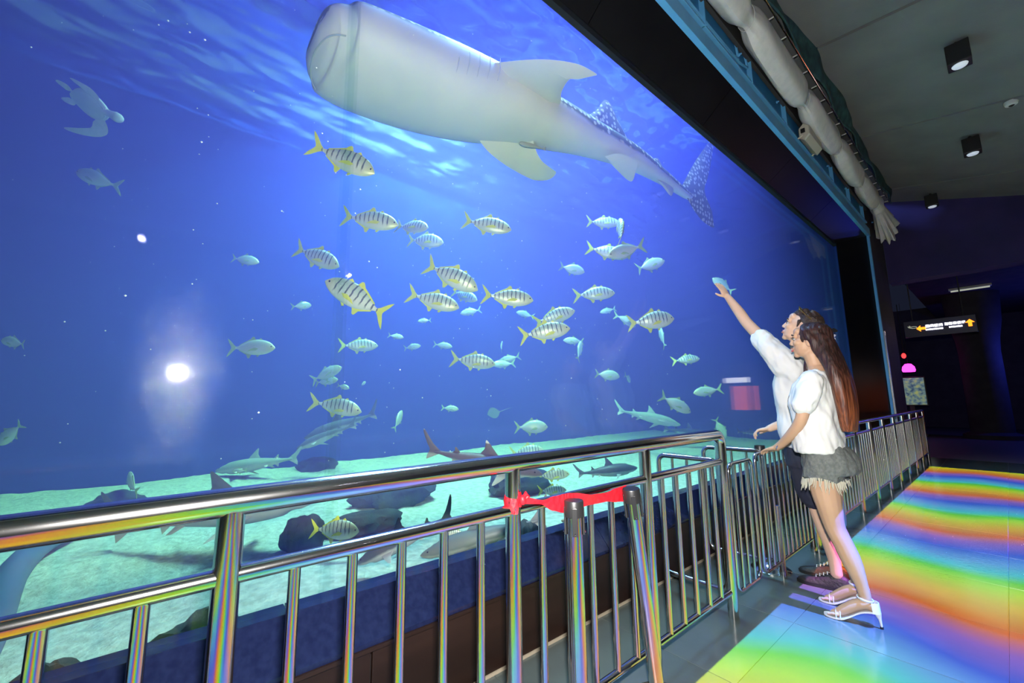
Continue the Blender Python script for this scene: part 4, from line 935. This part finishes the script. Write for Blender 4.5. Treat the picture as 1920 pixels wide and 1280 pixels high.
mat('shoe_white', (.82, .80, .80), .35); mat('shoe_black', (.018, .016, .017), .55, bump=.3, bump_s=60); mat('lace_white', (.75, .75, .72), .8); mat('nail_red', (.6, .03, .05), .25); mat('teeth', (.9, .88, .82), .3); mat('silver', (.8, .8, .8), .2, 1.0)

def remeshed(mb, name, m, parent, voxel, smooth=6, fn=None):
    me0 = mb.mesh('tmp'); bm = bmesh.new(); bm.from_mesh(me0); bmesh.ops.recalc_face_normals(bm, faces=bm.faces); bm.to_mesh(me0); bm.free()
    o = bpy.data.objects.new('tmp', me0); COL.objects.link(o)
    r = o.modifiers.new('r', 'REMESH'); r.mode = 'VOXEL'; r.voxel_size = voxel
    s = o.modifiers.new('s', 'SMOOTH'); s.factor = .5; s.iterations = smooth
    dg = bpy.context.evaluated_depsgraph_get(); dg.update()
    me = bpy.data.meshes.new_from_object(o.evaluated_get(dg)); bpy.data.objects.remove(o)
    me.name = name
    if fn:
        nrm = [v.normal.copy() for v in me.vertices]
        for v, n_ in zip(me.vertices, nrm): v.co += n_*fn(v.co)
    me.materials.clear()
    ob = obj(name, me, m, parent); me.polygons.foreach_set('use_smooth', [True]*len(me.polygons))
    if parent is not None: ob.matrix_parent_inverse = Matrix.Translation(-parent.location)
    return ob
def limb(mb, pts, seg=14):
    """pts: (x,y,z,r); smooth tapered limb with round ends"""
    c = catmull(pts, 5); mb.tube([p[:3] for p in c], [max(p[3], .002) for p in c], seg)
    for p in (pts[0], pts[-1]): mb.sphere(p[:3], p[3], 12)
def hand(mb, wrist, d, back, s=1., curl=(.25, .35, .3), thumb=1, spread=.12, thumb_out=.75):
    X = Vector(d).normalized(); Z = Vector(back); Z = (Z-X*Z.dot(X)).normalized(); Y = Z.cross(X)*thumb
    w = Vector(wrist); T = lambda x, y, z: w+(X*x+Y*y+Z*z)*s
    M3 = Matrix((X, Y, Z)).transposed()
    mb.sphere(T(.045, .002, 0), (.052*s, .040*s, .0155*s), 14, M3); mb.sphere(T(.072, .0, .001), (.024*s, .040*s, .012*s), 14, M3)
    mb.sphere(T(.03, .022, -.006), (.032*s, .018*s, .015*s), 12, M3)
    mb.tube([T(-.02, 0, 0), T(.02, 0, 0)], [(.021*s, .021*s), (.023*s, .021*s)], 12)
    tips = []
    for yb, ln, r in ((.030, .072, .0090), (.0105, .080, .0092), (-.0095, .074, .0088), (-.0285, .058, .0080)):
        an = yb*spread*40*R(10); p = [.078, yb*1.02, .001]; a = 0; pts = [(*T(*p), r*s)]
        for k, (f, cu) in enumerate(zip((.45, .31, .24), curl)):
            a += cu; q = ln*f
            p = [p[0]+q*math.cos(a)*math.cos(an), p[1]+q*math.cos(a)*math.sin(an), p[2]-q*math.sin(a)]
            pts.append((*T(*p), r*s*(1-.10*(k+1))))
        limb(mb, pts, 10); tips.append((Vector(pts[-1][:3]), r*s))
    t0 = (.018, .030, -.006); t1 = (.018+.030*math.cos(thumb_out), .030+.036*math.sin(thumb_out), -.012); t2 = (t1[0]+.030*math.cos(thumb_out*.7), t1[1]+.024*math.sin(thumb_out*.7), -.018)
    limb(mb, [(*T(*t0), .0125*s), (*T(*t1), .0105*s), (*T(*t2), .0085*s)], 10); tips.append((T(*t2), .0085*s))
    return tips
def head_frame(c, face, tilt=0.):
    X = Vector(face).normalized(); Z = Vector((0, 0, 1)); Y = Z.cross(X).normalized(); Z = X.cross(Y)
    M3 = Matrix((X, Y, Z)).transposed() @ Matrix.Rotation(tilt, 3, 'X')
    c = Vector(c)
    return (lambda x, y, z: c+M3@Vector((x, y, z))), M3
def head_shapes(mb, T, M3, female, s=1.):
    E = lambda p, r: mb.sphere(T(*[q*s for q in p]), tuple(q*s for q in r), 16, M3)
    E((-.012, 0, .032), (.097, .077, .088)); E((.030, 0, -.022), (.064, .062, .088)); E((.036, 0, -.068), (.046, .047 if female else .053, .036))
    E((.066, 0, -.097), (.020, .022, .018)); E((.068, 0, -.082), (.018, .026, .016)); E((.085, 0, .030), (.017, .050, .020)); E((.070, 0, .062), (.03, .055, .03))
    for y in (.036, -.036): E((.062, y, -.014), (.030, .026, .024))
    mb.tube([T(.090*s, 0, .026*s), T(.100*s, 0, -.002*s), T(.107*s, 0, -.022*s)], [.008*s, .009*s, .011*s], 10); E((.106, 0, -.024), (.0115, .012, .010))
    for y in (.011, -.011): E((.099, y, -.028), (.010, .008, .007))
    E((.086, 0, -.054), (.013, .026, .0075)); E((.083, 0, -.068), (.013, .022, .008))
    for y in (.074, -.074): E((-.006, y, -.010), (.020, .010, .031))
def face_parts(par, T, M3, lip, s=1., smile=False):
    P = lambda mb, nm, m: ppart(mb, nm, m, par, True)
    S = lambda p, r: MB().sphere(T(*[q*s for q in p]), tuple(q*s for q in r), 12, M3)
    for y in (.031, -.031):
        e = P(S((.083, y, .008), (.010, .0145, .0085)), 'eye', 'eye_white'); i_ = S((.0895, y, .0085), (.0058, .0095, .0080)).build('iris', 'eye_black', e); i_.matrix_parent_inverse = e.matrix_parent_inverse.copy(); i_.matrix_parent_inverse = Matrix.Translation(-par.location) if False else Matrix.Identity(4)
        P(MB().tube([T(.086*s, (y-.02)*s, .016*s), T(.0945*s, y*s, .021*s), T(.086*s, (y+.02)*s, .015*s)], [.002*s, .0032*s, .002*s], 6), 'eyelash', 'brow')
        P(MB().tube([T(.088*s, (y-.022)*s, .030*s), T(.100*s, y*s, .036*s), T(.086*s, (y+.024)*s, .031*s)], [.003*s, .0052*s, .003*s], 8), 'eyebrow', 'brow')
    for z, r, nm in ((-.0535, .0062, 'upper_lip'), (-.067, .0072, 'lower_lip')):
        zz = z-(.004 if smile and nm == 'lower_lip' else 0); up_ = .006 if smile else 0
        P(MB().tube([T(.078*s, .025*s, (z+up_)*s), T(.0945*s, .011*s, zz*s), T(.097*s, 0, (zz-.001)*s), T(.0945*s, -.011*s, zz*s), T(.078*s, -.025*s, (z+up_)*s)], [.0015*s, r*.75*s, r*.75*s, r*.75*s, .0015*s], 8), nm, lip)
    if smile: P(S((.0885, 0, -.0605), (.009, .018, .005)), 'teeth', 'teeth')
def wrinkle(f, amp, seed=0):
    return lambda c: amp*(noise.noise((c.x*f+seed, c.y*f, c.z*f*.55))+.5*noise.noise((c.x*f*2.3, c.y*f*2.3+seed, c.z*f*1.1)))

# ---- woman leaning on the barrier
wm = thing('person', 'woman with very long dark hair, white T-shirt, frayed denim shorts and white heels', 'person', (-.72, 3.27, 0))
mb = MB()
YN, YF = 3.185, 3.375
# torso
def torso(mb, rows, seg=26, e=.9):
    c = catmull([(cx, cy, z, rx, ry) for cx, cy, z, rx, ry in rows], 4); rings = []
    for cx, cy, z, rx, ry in c:
        rings.append([(cx+rx*math.copysign(abs(math.cos(a))**e, math.cos(a)), cy+ry*math.copysign(abs(math.sin(a))**e, math.sin(a)), z) for a in [2*math.pi*j/seg for j in range(seg)]])
    mb.ring_loft(rings)
torso(mb, [(-.80, 3.28, .80, .08, .12), (-.79, 3.28, .86, .115, .160), (-.785, 3.28, .93, .115, .162), (-.805, 3.275, 1.04, .088, .122), (-.82, 3.27, 1.18, .092, .130), (-.82, 3.27, 1.30, .102, .148), (-.80, 3.27, 1.40, .080, .150), (-.785, 3.27, 1.455, .055, .085), (-.785, 3.27, 1.50, .045, .048)])
for y in (3.20, 3.34): mb.sphere((-.895, y, 1.275), (.055, .058, .058), 14)
limb(mb, [(-.785, 3.27, 1.44, .05), (-.795, 3.27, 1.52, .046), (-.805, 3.27, 1.58, .05)])
# legs
limb(mb, [(-.79, 3.21, .88, .085), (-.80, 3.195, .76, .083), (-.785, YN, .63, .068), (-.768, YN, .51, .054), (-.735, YN, .42, .052), (-.705, YN, .33, .050), (-.675, YN, .22, .034), (-.662, YN, .145, .029)])
limb(mb, [(-.79, 3.35, .88, .085), (-.815, 3.365, .76, .083), (-.825, YF, .63, .068), (-.825, YF, .51, .054), (-.795, YF, .42, .052), (-.770, YF, .33, .050), (-.745, YF, .22, .034), (-.735, YF, .145, .029)])
mb.sphere((-.745, 3.22, .87), (.072, .08, .08), 14); mb.sphere((-.745, 3.34, .87), (.072, .08, .08), 14)
def foot(mb, ax, ay, dx, dy):
    """bare foot in a high heel: heel 8 cm up, ball on the ground"""
    d = Vector((dx, dy, 0)).normalized(); n_ = Vector((-d.y, d.x, 0)); P = lambda f, s, z: (ax+d.x*f+n_.x*s, ay+d.y*f+n_.y*s, z)
    limb(mb, [(*P(-.028, 0, .105), .026), (*P(.0, 0, .115), .029), (*P(.045, 0, .098), .030), (*P(.095, 0, .062), .028), (*P(.135, 0, .034), .022), (*P(.16, 0, .027), .014)])
    for k in range(5):
        s = .026-.0125*k; ln = (.048, .043, .038, .032, .026)[k]
        limb(mb, [(*P(.135, s, .027), .0105 if k == 0 else .0085), (*P(.135+ln*.6, s*1.05, .026), .009 if k == 0 else .0075), (*P(.135+ln, s*1.08, .019), .008 if k == 0 else .006)], 8)
    return P
PN = foot(mb, -.662, YN, -1, -.18); PF = foot(mb, -.735, YF, -1, -.16)
# arms
limb(mb, [(-.785, 3.125, 1.415, .046), (-.795, 3.10, 1.33, .042), (-.835, 3.092, 1.22, .037), (-.868, 3.095, 1.135, .034), (-.93, 3.13, 1.06, .031), (-1.0, 3.175, .995, .026), (-1.045, 3.20, .962, .022)])
limb(mb, [(-.785, 3.415, 1.415, .046), (-.815, 3.44, 1.33, .042), (-.87, 3.455, 1.22, .037), (-.915, 3.455, 1.13, .034), (-.98, 3.43, 1.05, .030), (-1.04, 3.40, .985, .026), (-1.075, 3.385, .955, .022)])
tips = hand(mb, (-1.045, 3.20, .962), (-.80, .38, -.27), (-.22, .05, .97), .92, (.12, .28, .30), -1)
tips += hand(mb, (-1.075, 3.385, .955), (-.80, -.30, -.25), (-.22, -.05, .97), .92, (.15, .3, .3), 1)
T, M3 = head_frame((-.805, 3.27, 1.665), (-1, -.10, .16))
head_shapes(mb, T, M3, True)
remeshed(mb, 'body', 'skin_woman', wm, .0045, 6)
face_parts(wm, T, M3, 'lip_woman', 1., True)
for t_, r in tips: pass
# T-shirt
mb = MB()
torso(mb, [(-.825, 3.275, .945, .128, .182), (-.825, 3.275, .965, .138, .192), (-.825, 3.275, 1.05, .130, .180), (-.825, 3.27, 1.18, .122, .168), (-.832, 3.27, 1.29, .128, .172), (-.805, 3.27, 1.39, .098, .172), (-.79, 3.27, 1.445, .070, .115), (-.787, 3.27, 1.468, .058, .078)])
limb(mb, [(-.79, 3.16, 1.405, .062), (-.79, 3.12, 1.39, .068), (-.805, 3.092, 1.32, .066), (-.835, 3.085, 1.255, .064)])
limb(mb, [(-.79, 3.38, 1.405, .062), (-.79, 3.42, 1.39, .068), (-.82, 3.448, 1.32, .066), (-.855, 3.455, 1.255, .064)])
remeshed(mb, 't_shirt', 'shirt_white', wm, .007, 5, wrinkle(16, .012))
# shorts
mb = MB()
torso(mb, [(-.78, 3.28, .82, .135, .180), (-.775, 3.28, .86, .146, .184), (-.78, 3.28, .93, .138, .176), (-.795, 3.28, .99, .11, .15)])
mb.tube([(-.79, 3.205, .90), (-.80, 3.197, .84), (-.803, 3.195, .785)], [.10, .104, .106], 20); mb.tube([(-.79, 3.355, .90), (-.81, 3.362, .84), (-.815, 3.367, .785)], [.10, .104, .106], 20)
remeshed(mb, 'denim_shorts', 'denim_grey', wm, .007, 3, wrinkle(22, .008))
mb = MB(); rs = random.Random(9)
for cx, cy in ((-.805, 3.19), (-.82, 3.37)):
    for k in range(70):
        a = 2*math.pi*k/70+rs.uniform(-.03, .03); x, y = cx+.101*math.cos(a), cy+.101*math.sin(a); l = rs.uniform(.005, .05)**1.0; z0 = .768+.01*math.sin(3*a)
        dx, dy = .012*math.cos(a)+rs.uniform(-.012, .012), .012*math.sin(a)+rs.uniform(-.012, .012)
        mb.tube([(x, y, z0+.03), (x+dx*.6, y+dy*.6, z0-l*.5), (x+dx, y+dy, z0-l)], [.0035, .003, .001], 4)
fr = ppart(mb, 'frayed_hem', 'denim_fray', wm, True); fr['kind'] = 'stuff'
# hair: cap, long fall, side locks
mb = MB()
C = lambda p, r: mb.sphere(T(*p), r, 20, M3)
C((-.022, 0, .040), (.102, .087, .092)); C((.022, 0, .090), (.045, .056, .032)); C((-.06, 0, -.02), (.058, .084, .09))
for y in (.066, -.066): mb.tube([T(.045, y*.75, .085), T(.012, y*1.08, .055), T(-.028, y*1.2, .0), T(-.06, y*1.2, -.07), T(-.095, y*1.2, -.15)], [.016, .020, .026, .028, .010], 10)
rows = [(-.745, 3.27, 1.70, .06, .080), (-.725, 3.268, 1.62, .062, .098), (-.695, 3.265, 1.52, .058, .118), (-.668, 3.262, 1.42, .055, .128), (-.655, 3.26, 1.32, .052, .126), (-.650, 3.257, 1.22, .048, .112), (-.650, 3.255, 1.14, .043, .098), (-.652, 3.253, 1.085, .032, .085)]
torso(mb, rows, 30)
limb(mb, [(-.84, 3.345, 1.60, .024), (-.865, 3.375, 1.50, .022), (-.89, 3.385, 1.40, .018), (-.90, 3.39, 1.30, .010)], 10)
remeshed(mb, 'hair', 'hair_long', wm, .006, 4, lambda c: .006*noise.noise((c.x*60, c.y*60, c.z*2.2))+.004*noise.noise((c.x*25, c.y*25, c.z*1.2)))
hb = ppart(MB().sphere(T(-.09, -.05, .085), (.014, .014, .012), 10), 'hair_clip', 'black_plastic', wm, True)
for sgn in (1, -1): ppart(MB().plate(catmull([T(-.09, -.05, .085), T(-.075+.03*sgn, -.06+.035*sgn, .105), T(-.08+.05*sgn, -.065+.045*sgn, .088), T(-.085+.03*sgn, -.06+.03*sgn, .075)], 3), .012, M3@Vector((0, -.3, 1))), 'clip_bow', 'black_plastic', wm, True)
ppart(MB().tube([T(-.01, -.086, -.04), T(-.008, -.09, -.06), T(-.012, -.092, -.078)], [.002, .004, .002], 6), 'earring', 'gold', wm, True)
ppart(MB().tube([(-1.03+.026*math.cos(a)*.55, 3.192+.026*math.sin(a), .972+.022*math.cos(a)) for a in [2*math.pi*j/16 for j in range(17)]], .004, 6), 'bracelet', 'silver', wm, True)
# high-heeled sandals
for P, side in ((PN, 1), (PF, 1)):
    sh = thing('sandal', None, None); sh.name = 'sandal'; sh.parent = wm; sh.matrix_parent_inverse = Matrix.Translation(-wm.location)
    q = lambda mb_, nm: (lambda o: o)(mb_.build(nm, 'shoe_white', sh))
    prof = [(-.055, .080, .024), (-.02, .082, .027), (.03, .066, .024), (.08, .032, .030), (.12, .010, .036), (.16, .006, .036), (.19, .006, .026), (.205, .007, .010)]
    rings = []
    for f, z, w in catmull(prof, 3):
        rings.append([P(f, w, z+.006), P(f, w*.4, z+.004), P(f, -w*.4, z+.004), P(f, -w, z+.006), P(f, -w, z-.004), P(f, w, z-.004)])
    q(MB().ring_loft(rings), 'sole')
    q(MB().tube([P(-.045, 0, .078), P(-.052, 0, .05), P(-.056, 0, .012)], [(.016, .018), (.007, .008), (.005, .005)], 10), 'heel')
    MB().lathe([(.008, 0), (.008, .012)], P(-.056, 0, 0), 10).build('heel_tip', 'black_plastic', sh)
    cu = []
    for k in range(9):
        a = math.pi*(.5+k/8); cu.append((a))
    rings = [[P(-.025+(.034+.003)*math.cos(a), (.034+.003)*math.sin(a), .082) , P(-.022+.036*math.cos(a), .033*math.sin(a), .135), P(-.022+.031*math.cos(a), .028*math.sin(a), .135), P(-.025+.031*math.cos(a), .030*math.sin(a), .082)] for a in cu]
    q(MB().ring_loft(rings), 'heel_cup')
    q(MB().tube([P(.002+.036*math.cos(a), .034*math.sin(a), .142+.006*math.cos(a)) for a in [2*math.pi*j/18 for j in range(19)]], [(.003, .007)]*19, 8), 'ankle_strap')
    for f in (.125, .145):
        q(MB().tube([P(f, .036*math.cos(a), .012+.040*math.sin(a)) for a in [math.pi*j/12 for j in range(13)]], [(.006, .0025)]*13, 8), 'toe_strap')
    MB().box((-.006, -.006, -.002), (.006, .006, .003), .001).build('buckle', 'silver', sh).location = P(.135, 0, .056)

# ---- man pointing at the tank
mn = thing('person', 'man in white T-shirt looking up and pointing at the tank with raised arm', 'person', (-.95, 3.66, 0))
mb = MB()
torso(mb, [(-1.0, 3.66, .84, .09, .13), (-1.0, 3.66, .92, .115, .165), (-1.005, 3.66, 1.02, .105, .155), (-1.015, 3.66, 1.15, .105, .155), (-1.02, 3.66, 1.32, .115, .175), (-1.01, 3.66, 1.45, .105, .190), (-.995, 3.66, 1.55, .075, .14), (-.985, 3.66, 1.60, .055, .065)])
limb(mb, [(-.985, 3.66, 1.56, .06), (-.978, 3.655, 1.64, .056), (-.968, 3.65, 1.72, .058)])
MYN, MYF = 3.60, 3.80
limb(mb, [(-1.0, 3.58, .90, .09), (-.985, 3.59, .75, .085), (-.965, MYN, .62, .07), (-.95, MYN, .50, .056), (-.925, MYN, .40, .056), (-.905, MYN, .30, .050), (-.893, MYN, .18, .037), (-.89, MYN, .10, .036)])
limb(mb, [(-1.0, 3.74, .90, .09), (-1.0, 3.76, .75, .085), (-1.0, 3.78, .62, .07), (-.995, MYF, .50, .056), (-.97, MYF, .40, .056), (-.95, MYF, .30, .050), (-.94, MYF, .18, .037), (-.935, MYF, .10, .036)])
# raised near arm
limb(mb, [(-1.02, 3.50, 1.52, .058), (-1.10, 3.50, 1.63, .052), (-1.20, 3.535, 1.78, .046), (-1.29, 3.565, 1.90, .042), (-1.345, 3.58, 2.00, .040), (-1.40, 3.59, 2.095, .032), (-1.432, 3.595, 2.15, .026)])
tp = hand(mb, (-1.432, 3.595, 2.15), (-.42, -.02, .90), (.80, -.35, .40), 1.02, (.06, .12, .10), 1, .16, 1.0)
# lowered arm, hand on the queue post
limb(mb, [(-1.0, 3.82, 1.52, .058), (-1.0, 3.86, 1.42, .052), (-1.03, 3.875, 1.28, .045), (-1.07, 3.86, 1.16, .041), (-1.13, 3.79, 1.11, .038), (-1.20, 3.71, 1.075, .031), (-1.235, 3.67, 1.055, .027)])
hand(mb, (-1.235, 3.67, 1.055), (-.82, -.42, -.20), (-.25, .05, .97), 1.02, (.5, .7, .6), -1)
T, M3 = head_frame((-.945, 3.645, 1.815), (-.88, -.12, .46))
head_shapes(mb, T, M3, False, 1.05)
remeshed(mb, 'body', 'skin_man', mn, .0045, 6)
face_parts(mn, T, M3, 'lip_man', 1.05)
mb = MB()
torso(mb, [(-1.015, 3.66, .93, .120, .175), (-1.02, 3.66, .96, .130, .185), (-1.03, 3.66, 1.08, .128, .178), (-1.03, 3.66, 1.22, .128, .178), (-1.03, 3.66, 1.36, .130, .192), (-1.015, 3.66, 1.48, .115, .200), (-.995, 3.66, 1.56, .085, .135), (-.985, 3.66, 1.595, .068, .085)])
limb(mb, [(-.99, 3.55, 1.46, .10), (-1.03, 3.515, 1.535, .098), (-1.09, 3.505, 1.62, .088), (-1.15, 3.518, 1.705, .080), (-1.185, 3.53, 1.755, .074)]); limb(mb, [(-1.0, 3.80, 1.50, .08), (-1.0, 3.855, 1.42, .076), (-1.02, 3.875, 1.33, .072), (-1.035, 3.875, 1.27, .070)])
remeshed(mb, 't_shirt', 'shirt_white', mn, .007, 5, wrinkle(13, .014, 4))
mb = MB()
torso(mb, [(-1.0, 3.66, .80, .13, .19), (-1.0, 3.66, .90, .13, .185), (-1.005, 3.66, .97, .115, .168)])
limb(mb, [(-1.0, 3.58, .86, .105), (-.985, 3.585, .72, .105), (-.968, 3.595, .60, .098)], 18); limb(mb, [(-1.0, 3.74, .86, .105), (-1.0, 3.765, .72, .105), (-1.0, 3.78, .60, .098)], 18)
remeshed(mb, 'shorts', 'navy_cloth', mn, .008, 3, wrinkle(18, .008))
mb = MB(); C = lambda p, r: mb.sphere(T(*p), r, 18, M3)
C((-.030, 0, .055), (.100, .086, .086)); C((.042, .0, .095), (.045, .055, .03)); C((-.07, 0, .0), (.052, .078, .072))
rs = random.Random(2)
for k in range(46):
    a = rs.uniform(0, 2*math.pi); e = rs.uniform(.25, 1.3); p = Vector((-.02+.098*math.cos(e)*math.cos(a), .084*math.cos(e)*math.sin(a), .045+.09*math.sin(e)))
    if p.x > .05 and p.z < .10: continue
    q_ = p*1.0+Vector((.026, rs.uniform(-.015, .015), .016)); mb.tube([T(*p), T(*((p+q_)*.5+Vector((0, 0, .006)))), T(*q_)], [.014, .010, .004], 6)
for y in (.077, -.077): mb.tube([T(.022, y*.98, .05), T(.016, y, .02), T(.014, y, -.01)], [.013, .010, .004], 8)
remeshed(mb, 'hair', 'hair_short', mn, .005, 2, lambda c: .004*noise.noise((c.x*50, c.y*50, c.z*50)))
# sunglasses pushed up on his hair: a thing of their own
gs = thing('sunglasses', 'gold-rimmed sunglasses pushed up on the man\'s hair', 'sunglasses', T(.03, 0, .14))
for y in (.033, -.033):
    ppart(MB().tube([T(.055+.010*math.sin(a), y+.030*math.cos(a), .128+.020*math.sin(a)) for a in [2*math.pi*j/18 for j in range(19)]], .0025, 6), 'rim', 'gold', gs, True)
    ppart(MB().plate([T(.055+.009*math.sin(a), y+.028*math.cos(a), .128+.018*math.sin(a)) for a in [2*math.pi*j/14 for j in range(14)]], .003, M3@Vector((.8, 0, .6))), 'lens', 'black_plastic', gs, True)
    s_ = 1 if y > 0 else -1
    ppart(MB().tube([T(.052, s_*.064, .128), T(.0, s_*.088, .10), T(-.05, s_*.092, .075)], .003, 6), 'temple', 'gold', gs, True)
ppart(MB().tube([T(.056, .007, .132), T(.060, 0, .135), T(.056, -.007, .132)], .0025, 6), 'bridge', 'gold', gs, True)
# trainers
for ay, ax in ((MYN, -.89), (MYF, -.935)):
    so = bpy.data.objects.new('shoe', None); COL.objects.link(so); so.parent = mn; so.matrix_parent_inverse = Matrix.Translation(-mn.location)
    P = lambda f, s, z: (ax-f, ay-f*.12+s, z)
    rings = []
    for f, w, h in catmull([(-.075, .022, .06), (-.06, .034, .085), (-.01, .038, .105), (.04, .038, .095), (.09, .042, .070), (.14, .046, .055), (.18, .042, .045), (.21, .026, .035), (.222, .010, .028)], 3):
        rings.append([P(f, w*math.cos(a), .018+max(0, math.sin(a))**.8*(h-.018) if math.sin(a) >= 0 else .016) for a in [2*math.pi*j/16 for j in range(16)]])
    MB().ring_loft(rings).build('upper', 'shoe_black', so)
    rings = []
    for f, w in catmull([(-.082, .016), (-.066, .037), (0, .041), (.09, .046), (.15, .050), (.20, .040), (.228, .014)], 3):
        rings.append([P(f, w, .022), P(f, -w, .022), P(f, -w, .0), P(f, w, .0)])
    MB().ring_loft(rings).build('sole', 'black_plastic', so)
    for k in range(4): MB().tube([P(.045+.022*k, .022, .092-.010*k), P(.05+.022*k, 0, .102-.011*k), P(.045+.022*k, -.022, .092-.010*k)], .0035, 6).build('lace', 'lace_white', so)
# phone or pouch dangling behind him on a strap
mat('strap_dark', (.03, .03, .04), .6); mat('pouch_red', (.5, .05, .03), .5)
po = thing('pouch', 'small dark pouch with a red tip hanging at the man\'s shoulder', 'pouch', (-1.17, 3.72, 1.56))
ppart(MB().tube([(-1.13, 3.71, 1.66), (-1.165, 3.72, 1.61), (-1.17, 3.72, 1.59)], .004, 6), 'strap', 'strap_dark', po, True); ppart(MB().box((-1.185, 3.705, 1.53), (-1.155, 3.735, 1.595), .006), 'case', 'strap_dark', po, True); ppart(MB().sphere((-1.17, 3.72, 1.545), (.017, .017, .012), 10), 'tip', 'pouch_red', po, True)
